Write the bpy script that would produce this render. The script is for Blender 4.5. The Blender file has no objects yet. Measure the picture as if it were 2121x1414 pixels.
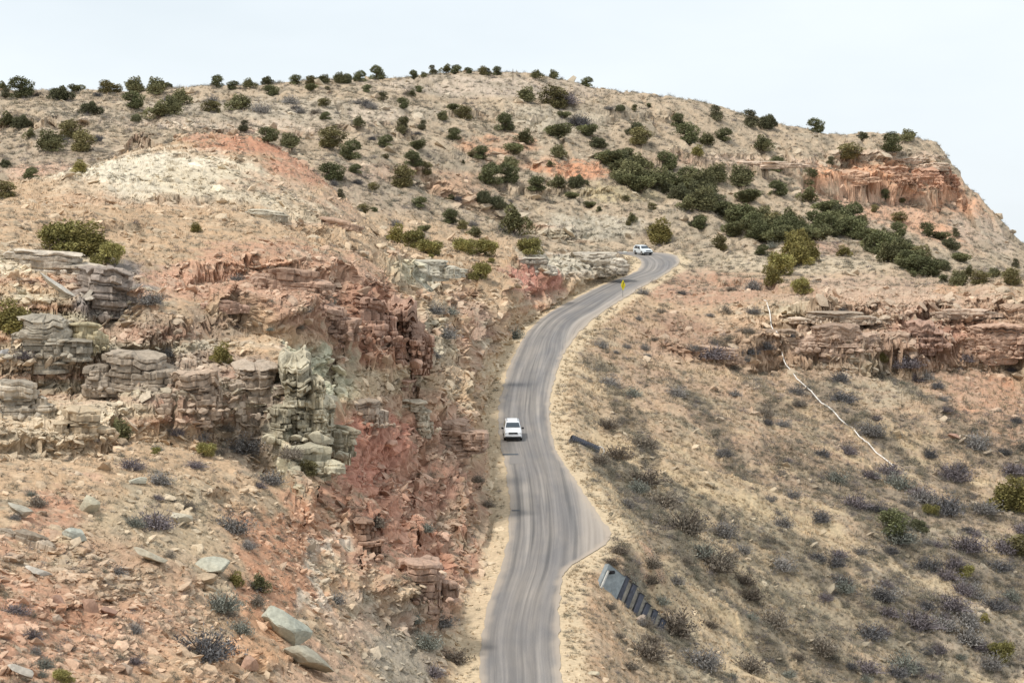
import bpy, bmesh, math, random
import numpy as np
from mathutils import Vector, Matrix

# ------------------------------------------------------------------ camera, sky, sun
SC = bpy.context.scene
F = 5500.0            # focal length in photo pixels (photo is 2121 x 1414)
CX, CY, HOR = 1060.5, 707.0, 507.0
H = 60.0              # camera height above the datum
TH = math.atan((CY - HOR) / F)
CT, ST = math.cos(TH), math.sin(TH)
cd = bpy.data.cameras.new("camera")
cam = bpy.data.objects.new("camera", cd)
SC.collection.objects.link(cam)
cam.location = (0, 0, H)
cam.rotation_euler = (math.radians(90) - TH, 0, 0)
cd.sensor_width = 36.0
cd.lens = F / 2121.0 * 36.0
cd.clip_start = 0.5
cd.clip_end = 40000
SC.camera = cam

SUN_EL, SUN_AZ = math.radians(56), math.radians(-128)   # azimuth measured clockwise from +Y
w = bpy.data.worlds.new("World"); SC.world = w; w.use_nodes = True
nt = w.node_tree; nt.nodes.clear()
def N(t, **k):
    n = nt.nodes.new(t)
    for a, b in k.items(): setattr(n, a, b)
    return n
out = N('ShaderNodeOutputWorld'); bg = N('ShaderNodeBackground')
sky = N('ShaderNodeTexSky'); sky.sky_type = 'NISHITA'; sky.sun_disc = False
sky.sun_elevation = SUN_EL; sky.sun_rotation = SUN_AZ; sky.dust_density = 2.0; sky.altitude = 900
sc_ = N('ShaderNodeMix', data_type='RGBA', blend_type='MULTIPLY'); sc_.inputs[0].default_value = 1
sc_.inputs[7].default_value = (0.1, 0.1, 0.1, 1)
tc = N('ShaderNodeTexCoord'); mp = N('ShaderNodeMapping'); mp.inputs['Scale'].default_value = (1.0, 1.0, 3.0)
n1 = N('ShaderNodeTexNoise'); n1.inputs['Scale'].default_value = 3.2; n1.inputs['Detail'].default_value = 5; n1.inputs['Roughness'].default_value = 0.55
cr = N('ShaderNodeValToRGB')
cr.color_ramp.elements[0].position = 0.30; cr.color_ramp.elements[0].color = (0.74, 0.74, 0.74, 1)
cr.color_ramp.elements[1].position = 0.66; cr.color_ramp.elements[1].color = (1, 1, 1, 1)
mx = N('ShaderNodeMix', data_type='RGBA'); mx.inputs[7].default_value = (0.885, 0.95, 1.0, 1)
L = nt.links.new
L(tc.outputs['Generated'], mp.inputs['Vector']); L(mp.outputs[0], n1.inputs['Vector']); L(n1.outputs['Fac'], cr.inputs[0])
L(sky.outputs[0], sc_.inputs[6]); L(cr.outputs[0], mx.inputs[0]); L(sc_.outputs[2], mx.inputs[6])
L(mx.outputs[2], bg.inputs[0]); bg.inputs[1].default_value = 1.08; L(bg.outputs[0], out.inputs[0])

sd = bpy.data.lights.new("sun", 'SUN'); sd.energy = 3.1; sd.angle = math.radians(10); sd.color = (1.0, 0.95, 0.87)
so = bpy.data.objects.new("sun", sd); SC.collection.objects.link(so)
sdir = Vector((math.sin(SUN_AZ) * math.cos(SUN_EL), math.cos(SUN_AZ) * math.cos(SUN_EL), math.sin(SUN_EL)))
so.rotation_euler = sdir.to_track_quat('Z', 'Y').to_euler(); so.location = (0, 0, 200)
SC.view_settings.view_transform = 'Standard'; SC.view_settings.look = 'None'
SC.view_settings.exposure = 0.0; SC.view_settings.gamma = 1
SC.render.engine = 'CYCLES'
SC.cycles.max_bounces = 4; SC.cycles.diffuse_bounces = 3

COL = SC.collection
random.seed(7)
rng = np.random.default_rng(11)

# ------------------------------------------------------------------ noise
def _h(ix, iy, iz, s):
    with np.errstate(over='ignore'):
        h = (ix.astype(np.uint32) * np.uint32(374761393) + iy.astype(np.uint32) * np.uint32(668265263)
             + iz.astype(np.uint32) * np.uint32(2246822519) + np.uint32((s * 3266489917) & 0xffffffff))
        h = (h ^ (h >> np.uint32(13))) * np.uint32(1274126177)
        h = (h ^ (h >> np.uint32(16))) * np.uint32(2654435761)
        return ((h >> np.uint32(8)).astype(np.float32)) * np.float32(1 / 16777216.0)
def vnoise(x, y, z, s=0):
    x = np.asarray(x, np.float32); y = np.asarray(y, np.float32); z = np.asarray(z, np.float32)
    x, y, z = np.broadcast_arrays(x, y, z)
    fx, fy, fz = np.floor(x), np.floor(y), np.floor(z)
    ix, iy, iz = fx.astype(np.int32), fy.astype(np.int32), fz.astype(np.int32)
    u, v, t = x - fx, y - fy, z - fz
    u = u * u * (3 - 2 * u); v = v * v * (3 - 2 * v); t = t * t * (3 - 2 * t)
    r = 0
    for dz in (0, 1):
        a = _h(ix, iy, iz + dz, s); b = _h(ix + 1, iy, iz + dz, s)
        c = _h(ix, iy + 1, iz + dz, s); d = _h(ix + 1, iy + 1, iz + dz, s)
        q = (a + (b - a) * u) * (1 - v) + (c + (d - c) * u) * v
        r = r + q * (t if dz else 1 - t)
    return r                                     # 0..1
def fbm(x, y, z, o=4, s=0, g=0.5):
    a, t, r = 1.0, 0.0, 0
    for i in range(o):
        r = r + a * vnoise(x * 2.03 ** i + 17.3 * i, y * 2.03 ** i + 5.1 * i, z * 2.03 ** i + 9.7 * i, s + i)
        t += a; a *= g
    return r / t
def ss(a, b, x):
    t = np.clip((x - a) / (b - a), 0, 1); return t * t * (3 - 2 * t)
def voro(x, y, z, s=0):
    """cell id hash and F2-F1 distance"""
    ix, iy, iz = np.floor(x).astype(np.int32), np.floor(y).astype(np.int32), np.floor(z).astype(np.int32)
    f1 = np.full(x.shape, 9, np.float32); f2 = f1.copy(); cid = np.zeros(x.shape, np.float32)
    for a in (-1, 0, 1):
        for b in (-1, 0, 1):
            for c in (-1, 0, 1):
                jx, jy, jz = ix + a, iy + b, iz + c
                px = jx + _h(jx, jy, jz, s); py = jy + _h(jx, jy, jz, s + 1); pz = jz + _h(jx, jy, jz, s + 2)
                d = np.maximum(np.maximum(np.abs(px - x), np.abs(py - y)), np.abs(pz - z))
                n = d < f1
                f2 = np.where(n, f1, np.minimum(f2, d)); cid = np.where(n, _h(jx, jy, jz, s + 3), cid); f1 = np.where(n, d, f1)
    return cid, f2 - f1

# ------------------------------------------------------------------ camera geometry <-> world
def ray(px, py):
    u = (px - CX) / F; v = (CY - py) / F
    dy = CT + v * ST
    return u / dy, (v * CT - ST) / dy            # X/Y and (z-H)/Y
def P(px, py, D):
    k, e = ray(px, py); return (k * D, D, H + e * D)
def proj(X, Y, Z):
    z = Z - H
    w_ = Y * CT - z * ST
    return CX + F * X / w_, CY - F * (Y * ST + z * CT) / w_

# ------------------------------------------------------------------ land survey: (px, py, distance) and hidden (px, distance, z relative to eye)
CP = """-400,1414,112;-200,1414,120;0,1414,128;200,1414,134;400,1414,142;600,1414,155;800,1414,172;925,1414,185
-200,1200,140;0,1200,146;200,1200,152;400,1200,160;600,1200,172;760,1200,188;900,1200,205;955,1250,207
-400,1000,162;-200,1000,165;0,1000,168;200,1000,172;400,1000,178;600,1000,188;690,1000,201;850,1000,226;980,1000,250;780,1100,212;900,1100,228
0,870,186;200,870,188;400,870,195;560,880,201;640,900,203;720,880,222;850,900,236;970,900,268;920,850,258;800,850,230
-400,700,195;-200,700,198;0,700,200;150,700,203;300,760,200;300,680,207;450,700,212;560,740,209;640,740,214;720,720,228;860,720,246;900,800,258;980,780,300;1030,770,325
640,640,224;760,620,238;860,640,256;760,760,229;930,720,285;960,660,318
0,600,212;150,590,215;300,600,220;450,590,228;600,560,236;700,540,248;780,560,262;850,570,285;900,620,305;1000,680,340;1060,668,358
-300,510,225;0,510,225;150,520,228;300,520,238;450,500,250;600,480,262;720,480,278;790,515,292
0,440,245;150,440,250;300,430,262;450,430,268;600,430,278;700,430,294
-400,430,262;-200,425,262;0,418,262;100,372,285;180,345,300;250,312,312;330,297,320;450,288,326;540,293,325;600,315,320;650,352,315;700,400,306;750,455,300;790,505,298
-400,320,-3;0,320,-2;100,340,-2;300,365,2;450,375,3;600,365,0;700,350,-3;780,340,-6;850,340,-7
820,545,325;900,540,352;1000,545,385;1060,532,402;1150,521,432;1230,512,468;1280,538,450;1200,560,428;1100,600,393;1000,620,372;940,610,345;1150,580,412
850,522,372;950,520,412;1050,508,450;1150,503,474;1230,500,492;1300,503,503;1380,506,505;1440,512,495
0,400,400;0,350,430;100,340,440;200,322,450;400,283,480;600,310,470;700,395,440;700,330,470;820,480,415;770,430,430;850,400,470;850,300,510;1000,400,505;1000,300,540;1150,400,520;1150,300,555;1000,450,480;1150,450,500;1300,450,512;900,450,455
-400,280,480;-400,187,550;-200,187,550;-200,300,470;0,280,480;0,220,520;0,189,550;200,250,490;200,191,560;400,235,520;400,187,568;600,235,530;600,181,580;750,172,590;800,220,550;850,165,602;900,158,610;1000,200,585;1000,152,614;1060,153,616;1150,220,585;1150,165,618;1250,187,620;1300,250,590;1350,206,622;1450,219,630;1400,300,580;1400,370,555;1550,242,640;1500,320,600;1650,262,645;1600,330,612;1750,282,648
-400,700,18;0,700,24;400,700,27;800,750,32;1000,780,34;1200,760,27;1400,760,20;1600,740,14;1800,720,10
1840,283,650;1900,293,650;1940,316,648;1700,330,625;1800,326,632;1900,326,640;1965,340,643;1700,375,612;1800,395,618;1900,402,630;1972,400,640;2035,432,640;2078,478,640;2097,502,640;2125,518,638;2180,560,630;2300,620,620;2500,680,610
1800,450,600;1900,480,600;2000,500,605;2080,530,605;1700,410,590;2200,620,570
1300,350,570;1350,370,556;1500,400,562;1600,420,566;1700,440,566;1450,425,532;1550,460,530;1650,480,526;1800,512,528;1950,546,520;2080,570,510
1300,400,530;1400,445,512;1500,482,500;1600,508,492;1700,498,488;1800,533,476;1900,557,466;2000,577,455;2121,588,450;2300,600,440
1450,500,498;1500,520,480;1600,550,460;1700,562,447;1800,590,430;1900,602,425;2000,610,421;2121,615,418;2400,640,410
1600,600,428;1500,600,432;1420,590,440;1400,620,418;1330,640,404;1450,540,466
1590,628,414;1700,640,402;1850,642,405;2000,640,409;2121,632,413;2300,650,412;1600,690,401;1700,716,393;1850,726,396;2000,722,400;2121,724,404;2300,740,405
1520,700,393;1450,700,385;1350,720,375;1250,720,366;1220,690,374;1500,640,412
1230,800,330;1330,800,343;1450,800,356;1600,800,372;1800,800,381;2000,800,390;2121,800,395;2400,800,405
1190,900,295;1300,900,308;1450,900,325;1600,900,341;1800,900,355;2000,900,365;2121,900,372;2400,900,385
1230,1000,269;1350,1000,281;1500,1000,300;1700,1000,324;1900,1000,342;2121,1000,353;2400,1000,370
1310,1100,250;1400,1100,261;1600,1100,285;1800,1100,307;2000,1100,323;2121,1100,332
1230,1200,222;1350,1200,236;1500,1200,256;1700,1200,280;1900,1200,299;2121,1200,312;2400,1200,330
1210,1300,206;1350,1300,220;1500,1300,238;1700,1300,262;1900,1300,281;2121,1300,296
1230,1414,193;1350,1414,205;1500,1414,222;1700,1414,246;1900,1414,265;2121,1414,281;2400,1414,300"""
HID = {"-400,320,-3", "0,320,-2", "100,340,-2", "300,365,2", "450,375,3", "600,365,0", "700,350,-3", "780,340,-6", "850,340,-7",
       "-400,700,18", "0,700,24", "400,700,27", "800,750,32", "1000,780,34", "1200,760,27", "1400,760,20", "1600,740,14", "1800,720,10"}
pts = []
for ln in CP.splitlines():
    for t in ln.split(';'):
        a, b, c = map(float, t.split(','))
        if t in HID:
            pts.append(((a - CX) / F, b, c / b))
        else:
            k, e = ray(a, b); pts.append((k, c, e))
# unseen ground: toward the camera, and falling away beyond the ridge
for px_, D_, z_ in ((-400, 60, -12), (400, 60, -14), (1060, 60, -18), (1700, 60, -24), (2500, 60, -28), (-400, 85, -17), (400, 95, -22), (1060, 100, -27),
                    (1700, 120, -32), (2500, 140, -38), (600, 125, -26.5), (1060, 140, -35.5), (1400, 140, -35), (-400, 25, -5), (1060, 25, -6), (2500, 25, -9), (-400, 8, -2.2), (1060, 8, -2.0), (2500, 8, -2.4),
                    (2300, 700, -25), (2050, 705, -18), (1950, 715, -10), (2500, 700, -35), (2121, 690, -16),
                    (-400, 1100, -30), (400, 1100, -30), (1060, 1150, -40), (1700, 1000, -50), (2121, 1000, -55), (2500, 1000, -60),
                    (-400, 2200, -40), (1060, 2200, -40), (2500, 2200, -40), (-400, 4000, -8), (1060, 4000, -8), (2500, 4000, -8),
                    (-400, 12000, -16), (1060, 12000, -16), (2500, 12000, -16)):
    pts.append(((px_ - CX) / F, D_, z_ / D_))
A = np.array(pts)
S = 55.0
cu, cv, ce = A[:, 0] * S, np.log(A[:, 1]) * S, A[:, 2] * S
n = len(cu)
R = np.hypot(cu[:, None] - cu, cv[:, None] - cv)
M = np.zeros((n + 3, n + 3)); M[:n, :n] = R - 0.06 * np.eye(n)
M[:n, n] = 1; M[:n, n + 1] = cu; M[:n, n + 2] = cv; M[n:, :n] = M[:n, n:].T
sol = np.linalg.solve(M, np.concatenate([ce, [0, 0, 0]]))
def rbf(k, D):
    u = (k * S).ravel(); v = (np.log(D) * S).ravel(); r = np.empty(u.shape)
    for i in range(0, len(u), 20000):
        j = slice(i, i + 20000)
        r[j] = np.hypot(u[j, None] - cu, v[j, None] - cv) @ sol[:n] + sol[n] + sol[n + 1] * u[j] + sol[n + 2] * v[j]
    return (r / S).reshape(k.shape) * D

# ------------------------------------------------------------------ road edges (both on the road plane)
def road_z(Y):
    z = 0.1 * Y - 49.5
    return H + np.where(Y < 470, z, -2.5 + 1.8 * (1 - np.exp(-(Y - 470) / 18.0)))
def on_road(px, py):
    k, e = ray(px, py); Y = 49.5 / (0.1 - e)
    if Y > 470: Y = 470 + (Y - 470) * 1.15
    return (k * Y, Y)
PAIRS = [((995, 1414), (1165, 1414)), ((995, 1350), (1160, 1350)), ((1000, 1300), (1158, 1300)), ((1012, 1250), (1159, 1250)), ((1026, 1212), (1163, 1212)),
         ((1038, 1180), (1172, 1182)), ((1045, 1150), (1212, 1152)), ((1049, 1130), (1250, 1130)), ((1052, 1112), (1266, 1112)), ((1054, 1090), (1258, 1090)), ((1055, 1050), (1230, 1050)),
         ((1052, 1000), (1196, 1000)), ((1047, 965), (1172, 965)), ((1041, 935), (1153, 935)), ((1034, 900), (1143, 900)), ((1031, 860), (1138, 860)),
         ((1037, 820), (1141, 820)), ((1048, 780), (1150, 780)), ((1063, 740), (1164, 740)), ((1083, 700), (1184, 707)), ((1119, 661), (1216, 672)), ((1165, 632), (1258, 640)),
         ((1219, 604), (1300, 613)), ((1265, 583), (1333, 592)), ((1300, 570), (1361, 578)), ((1320, 560), (1386, 562)), ((1328, 549), (1401, 550)), ((1327, 540), (1408, 540))]
LE = [(-4.5, 120), (-3.2, 150), (-2.4, 170)] + [on_road(*a) for a, b in PAIRS] + [(21.6, 476), (19.5, 480.5), (16, 483.5), (10, 485.5), (0, 487), (-14, 488)]
RE = [(2.0, 120), (3.0, 150), (3.5, 170)] + [on_road(*b) for a, b in PAIRS] + [(29.4, 478), (27.6, 485.5), (23, 490.5), (14, 493.5), (2, 495), (-12, 495.5)]
def spline(p, m=8):
    p = [np.array(q, float) for q in p]; o = []
    for i in range(len(p) - 1):
        a, b, c, d = p[max(i - 1, 0)], p[i], p[i + 1], p[min(i + 2, len(p) - 1)]
        for j in range(m):
            t = j / m
            o.append(0.5 * ((2 * b) + (c - a) * t + (2 * a - 5 * b + 4 * c - d) * t * t + (3 * b - a - 3 * c + d) * t ** 3))
    o.append(p[-1]); return np.array(o)
LS, RS = spline(LE), spline(RE)
gx = np.arange(-40, 70, 0.4); gy = np.arange(118, 520, 0.5)
GX, GY = np.meshgrid(gx, gy)
def seg_dist(X, Y, poly):
    d = np.full(X.shape, 1e9); side = np.zeros(X.shape)
    for i in range(len(poly) - 1):
        a, b = poly[i], poly[i + 1]; e = b - a; l = e @ e + 1e-9
        t = np.clip(((X - a[0]) * e[0] + (Y - a[1]) * e[1]) / l, 0, 1)
        dx, dy = X - a[0] - t * e[0], Y - a[1] - t * e[1]; q = np.hypot(dx, dy)
        c = e[0] * (Y - a[1]) - e[1] * (X - a[0])
        m_ = q < d; d = np.where(m_, q, d); side = np.where(m_, np.sign(c), side)
    return d, side
dl, sl = seg_dist(GX, GY, LS[::2]); dr, sr = seg_dist(GX, GY, RS[::2])
poly = np.vstack([LS[::2], RS[::-2]])
ins = np.zeros(GX.shape, bool)
for i in range(len(poly)):
    a, b = poly[i], poly[(i + 1) % len(poly)]
    c = ((a[1] > GY) != (b[1] > GY)) & (GX < (b[0] - a[0]) * (GY - a[1]) / (b[1] - a[1] + 1e-12) + a[0])
    ins ^= c
SD = np.where(ins, -np.minimum(dl, dr), np.minimum(dl, dr))
SIDE = np.where(dl < dr, -1.0, 1.0)
def bil(G, X, Y, fill):
    fx = (X - gx[0]) / 0.4; fy = (Y - gy[0]) / 0.5
    ok = (fx >= 0) & (fy >= 0) & (fx < len(gx) - 1.01) & (fy < len(gy) - 1.01)
    fx = np.where(ok, fx, 0); fy = np.where(ok, fy, 0)
    ix, iy = fx.astype(int), fy.astype(int); tx, ty = fx - ix, fy - iy
    r = (G[iy, ix] * (1 - tx) + G[iy, ix + 1] * tx) * (1 - ty) + (G[iy + 1, ix] * (1 - tx) + G[iy + 1, ix + 1] * tx) * ty
    return np.where(ok, r, fill)

# ------------------------------------------------------------------ soft world-space patches (ellipsoids) given by where they lie
_patchD = None
def patch_mask(X, Y, Z, px, py, rx, ry, D, dep=None):
    x0, y0, z0 = P(px, py, D); s = D / F
    dep = dep or max(12, rx * s * 1.2, ry * s * 3)
    d = ((X - x0) / (rx * s)) ** 2 + ((Z - z0) / (ry * s)) ** 2 + ((Y - y0) / dep) ** 2
    return d

# ------------------------------------------------------------------ dense columns
cols = np.concatenate([np.arange(-420, -20, 9.0), np.arange(-20, 2141, 2.05), np.arange(2145, 2545, 9.0)])
ks = (cols - CX) / F
Ds = np.concatenate([np.geomspace(8, 110, 50)[:-1], np.arange(110, 720, 0.35), np.geomspace(720, 12000, 70)])
cg = np.linspace(-430, 2560, 300); dg = np.concatenate([np.geomspace(8, 110, 40)[:-1], np.arange(110, 730, 1.5), np.geomspace(731, 12000, 60)])
KG, DG = np.meshgrid((cg - CX) / F, dg)
ZG = rbf(KG, DG)
def samp(k, D):
    fi = (k * F + CX - cg[0]) / (cg[1] - cg[0]); fj = np.interp(D, dg, np.arange(len(dg)))
    i = np.clip(fi.astype(int), 0, len(cg) - 2); j = np.clip(fj.astype(int), 0, len(dg) - 2)
    a, b = fi - i, fj - j
    return (ZG[j, i] * (1 - a) + ZG[j, i + 1] * a) * (1 - b) + (ZG[j + 1, i] * (1 - a) + ZG[j + 1, i + 1] * a) * b
K2, D2 = np.meshgrid(ks, Ds, indexing='ij')
Z2 = samp(K2, D2) + H
X2 = K2 * D2
# rock masks: (px, py, rx, ry, D, weight)
ROCK = [(120, 600, 190, 110, 214, 1), (250, 760, 330, 120, 203, 1), (600, 820, 110, 170, 205, 1), (520, 600, 230, 90, 230, .75), (740, 680, 190, 120, 236, 1),
        (900, 880, 140, 90, 252, 1), (860, 1120, 190, 150, 218, .75), (120, 880, 190, 60, 188, .8), (660, 470, 170, 50, 275, .5), (300, 420, 260, 26, 266, .45),
        (960, 590, 170, 60, 350, .8), (1180, 548, 160, 42, 430, .8), (960, 690, 110, 90, 320, .6),
        (1850, 690, 330, 75, 400, 1), (2121, 690, 160, 70, 403, 1), (1420, 700, 120, 50, 388, .7), (1650, 660, 110, 60, 402, .9), (1560, 740, 120, 40, 385, .5),
        (1830, 362, 190, 46, 634, 1), (1560, 332, 200, 12, 605, .7), (450, 265, 260, 22, 500, .55), (1180, 385, 120, 14, 522, .6), (170, 1160, 230, 160, 152, .45),
        (700, 1180, 110, 160, 190, .5), (1900, 850, 200, 60, 378, .4), (1950, 620, 220, 26, 420, .7), (1090, 330, 240, 60, 545, .25), (400, 1250, 300, 180, 148, .3)]
def rockmask(X, Y, Z):
    m_ = np.zeros(X.shape, np.float32)
    for px, py, rx, ry, D, w_ in ROCK:
        d = patch_mask(X, Y, Z, px, py, rx, ry, D)
        m_ = np.maximum(m_, w_ * ss(1.25, 0.55, np.sqrt(d)))
    return m_
# broad relief, gullies
far = ss(330, 460, D2)
nz = fbm(X2 / 22, D2 / 22, 0 * X2, 3, 3) - .5
ampl = 0.6 + 2.4 * far
ampl = np.where(D2 > 800, 3, ampl)
Z2 = Z2 + nz * ampl * 1.3
gul = np.abs(fbm(X2 / 9 + 3 * nz, D2 / 26, 0 * X2, 3, 9) - .5) * 2
Z2 = Z2 - (ss(0.18, 0.0, gul)) * 1.1 * ss(420, 500, D2) * ss(720, 640, D2)
# right hand slope: ribs running down the slope
rs = ss(4, 16, X2) * ss(395, 350, D2)
rwp = fbm(X2 / 12, D2 / 12, 0 * X2, 2, 23) - .5
rib = fbm(X2 / 26, (D2 - X2 * .1 + rwp * 9) / 8, 0 * X2, 3, 21) - .5
Z2 = Z2 + rs * (rib * 5.5 + rwp * 1.2)
def hit0(px, py):
    k, e = ray(px, py); d = np.arange(112, 700, .5); z = samp(np.full(d.shape, k), d)
    a = np.nonzero(z / d >= e)[0]; j = a[0] if len(a) else -1
    return k * d[j], d[j]
CLIFF = [  # (height m, reach m, foot line in the photograph)
    (1.6, 5, [(380, 572), (470, 562), (560, 550), (640, 578), (700, 602), (760, 627), (840, 652)]),
    (3.4, 6, [(430, 655), (520, 655), (600, 692), (680, 712), (760, 732), (830, 765), (885, 795)]),
    (4.4, 6, [(240, 832), (300, 838), (380, 862), (480, 855), (552, 880), (580, 950), (690, 965), (705, 900)]),
    (2.8, 5, [(-200, 630), (0, 625), (100, 645), (170, 655), (260, 645), (310, 665)]),
    (3.2, 5, [(-200, 735), (0, 735), (60, 742), (140, 745), (230, 735), (300, 742), (380, 740)]),
    (2.2, 4, [(-100, 915), (0, 912), (100, 905), (200, 908), (265, 880)]),
    (3.2, 5, [(690, 868), (780, 876), (860, 905), (940, 935), (992, 938)]),
    (1.7, 4, [(760, 765), (850, 805), (930, 852), (985, 850)]),
    (2.2, 4, [(715, 1095), (800, 1125), (880, 1090), (970, 1050)]),
    (3.2, 5, [(750, 1195), (840, 1255), (900, 1262), (965, 1195)]),
    (1.4, 4, [(735, 985), (800, 1010), (880, 1000), (960, 985)]),
    (.6, 3, [(270, 414), (420, 414), (540, 428), (590, 455), (700, 470)]),
    (0.8, 3, [(60, 478), (180, 472), (300, 470)]), (0.9, 3, [(640, 500), (720, 520), (780, 545)]),
    (.8, 2.5, [(-20, 1090), (80, 1120), (160, 1152)]), (.8, 2.5, [(370, 1212), (480, 1212)]), (1.2, 3, [(120, 1282), (250, 1292)]), (1.0, 3, [(480, 1385), (600, 1400)]), (.9, 3, [(390, 1010), (520, 1040)]),
    (2.0, 5, [(805, 548), (900, 564), (990, 574)]), (2.6, 6, [(1060, 556), (1150, 582), (1240, 572), (1290, 548)]),
    (1.8, 5, [(880, 645), (960, 674), (1045, 684)]), (1.5, 5, [(900, 720), (960, 735), (1030, 730)]),
    (1.8, 5, [(1570, 652), (1700, 658), (1850, 652), (2000, 647), (2121, 642), (2300, 642)]),
    (5.6, 7, [(1500, 722), (1600, 727), (1700, 738), (1800, 742), (1880, 732), (1960, 732), (2060, 737), (2300, 742)]),
    (1.8, 5, [(1350, 722), (1430, 732), (1500, 748)]), (1.2, 4, [(1440, 570), (1540, 590), (1640, 612), (1760, 620)]),
    (6.5, 10, [(1640, 360), (1720, 372), (1800, 382), (1880, 390), (1960, 396), (2000, 394)]),
    (2.4, 8, [(1330, 340), (1480, 340), (1600, 346), (1660, 352)]),
    (2.4, 8, [(290, 270), (420, 277), (520, 284), (620, 282)]), (1.6, 6, [(1050, 402), (1120, 397), (1200, 393), (1300, 393)]),
    (1.6, 7, [(-100, 262), (60, 258), (200, 262)]), (1.4, 6, [(640, 262), (760, 268), (860, 262)]), (1.6, 6, [(880, 240), (1000, 236), (1120, 240)]), (1.4, 6, [(1200, 222), (1320, 236), (1440, 250)]), (1.3, 6, [(780, 352), (900, 352)]), (1.3, 6, [(1120, 375), (1240, 372)])]
cwa = (fbm(X2 / 5, D2 / 5, 0 * X2, 3, 51) - .5)
cwb = (vnoise(np.floor(X2 / 1.7 + cwa * 2) * 3.1, np.floor(D2 / 2.3 + cwa) * 1.7, 0 * X2, 52) - .5)
for ch_, reach, line in CLIFF:
    wp_ = np.array([hit0(*q) for q in line])
    lo, hi = wp_.min(0) - reach * 3.2, wp_.max(0) + reach * 3.2
    jj = np.nonzero((Ds > lo[1]) & (Ds < hi[1]))[0]
    if len(jj) == 0: continue
    js = slice(jj[0], jj[-1] + 1)
    iis = np.nonzero((ks * Ds[jj[0]] < hi[0] + 2) & (ks * Ds[jj[-1]] > lo[0] - 2) | (ks * Ds[jj[-1]] < hi[0]) & (ks * Ds[jj[0]] > lo[0]))[0]
    if len(iis) == 0: continue
    isl = slice(iis[0], iis[-1] + 1)
    xs, ys = X2[isl, js], D2[isl, js]
    order = wp_ if wp_[0, 0] < wp_[-1, 0] else wp_[::-1]
    d_, s_ = seg_dist(xs, ys, order)
    sc_ = np.clip(ys / 260, .8, 2.2)
    d_ = d_ * s_ + cwa[isl, js] * 5 * sc_ + cwb[isl, js] * 1.6 * sc_
    endd = np.minimum(np.hypot(xs - order[0, 0], ys - order[0, 1]), np.hypot(xs - order[-1, 0], ys - order[-1, 1]))
    tpr = ss(-1, 4 * sc_.mean(), np.where((xs > order[0, 0]) & (xs < order[-1, 0]), endd, -endd * .6))
    f_ = (ss(-.45, .45, d_) - .5) * np.exp(-(np.abs(d_) / reach) ** 1.5) * ch_ * tpr
    Z2[isl, js] += f_
RM = rockmask(X2, D2, Z2)
RM = RM * ss(0.32, 0.5, fbm(X2 / 6, D2 / 6, Z2 / 6, 3, 31) + 0.12 + 0.2 * RM)
# terraces
def terr(Z, X, Y, h, s):
    zz = Z / h + 0.9 * fbm(X / 14, Y / 14, 0 * X, 2, s) + 0.12 * fbm(X / 1.6, Y / 1.6, 0 * X, 2, s + 5)
    f = np.floor(zz); t = zz - f
    t2 = np.where(t < .55, t * .35, .1925 + (t - .55) / .45 * .8075); t2 = ss(0, 1, t2) * .5 + t2 * .5
    return Z + (t2 - t) * h
sc1 = np.where(D2 > 560, 4.0, np.where(D2 > 390, 2.6, 1.9))
for lo, hi, h_ in ((0, 300, 1.9), (300, 560, 2.8), (560, 800, 5.0)):
    q = (D2[0] >= lo) & (D2[0] < hi)
    T = terr(Z2[:, q], X2[:, q], D2[:, q], h_, 40)
    T = terr(T, X2[:, q], D2[:, q], h_ * .37, 47)
    Z2[:, q] += RM[:, q] * (T - Z2[:, q])
# roadbed cut into the hill: ditch and bank on the left, shoulder and fill on the right
def corridor(X, Y, Z):
    sdv = bil(SD, X, Y, 99.0); sidev = bil(SIDE, X, Y, 0.0)
    shl = 0.9 + 0.7 * vnoise(X * 0 + 1, Y / 9, 0 * X, 77)
    shl = np.where(sidev < 0, shl + .3, shl + .3)
    bank = np.where(sidev < 0, 2.2, 4.5)
    t = ss(0, 1, (sdv - shl) / bank)
    zr = road_z(Y) - 0.05 - 0.08 * np.clip(sdv, 0, 1.5)
    return np.where(sdv < 60, zr * (1 - t) + Z * t, Z), sdv
Z2, SD2 = corridor(X2, D2, Z2)

# adaptive rows: even spacing as the slope is seen, cliffs get as many rows as flats
el = (Z2 - H) / D2 * F
lnD = np.log(D2) * F
wgt = np.where(D2[:, 1:] < 112, 0.06, np.where(D2[:, 1:] > 720, 0.02, 1.0))
de = np.diff(el, axis=1); dd = np.diff(lnD, axis=1)
runmax = np.maximum.accumulate(el, axis=1)
vis = 0.25 + .75 * ss(-40, -8, el[:, 1:] - runmax[:, 1:])
mes = np.sqrt(de ** 2 + (0.16 * dd) ** 2) * wgt * vis
for rep in range(3):                      # neighbouring columns share nearly the same rows
    m0 = np.cumsum(np.concatenate([np.repeat(mes[:1], 13, 0), mes, np.repeat(mes[-1:], 12, 0)], 0), axis=0)
    mes = (m0[25:] - m0[:-25]) / 25.0 if len(m0) - 25 == len(ks) else mes
cum = np.concatenate([np.zeros((len(ks), 1)), np.cumsum(mes, axis=1)], axis=1)
NR = 1050
Dr = np.empty((len(ks), NR)); Zr = np.empty((len(ks), NR))
tt = np.linspace(0, 1, NR)
for i in range(len(ks)):
    Dr[i] = np.interp(tt * cum[i, -1], cum[i], Ds)
    Zr[i] = np.interp(Dr[i], Ds, Z2[i])
X = (ks[:, None] * Dr).astype(np.float32); Y = Dr.astype(np.float32); Z = Zr.astype(np.float32)
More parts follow.
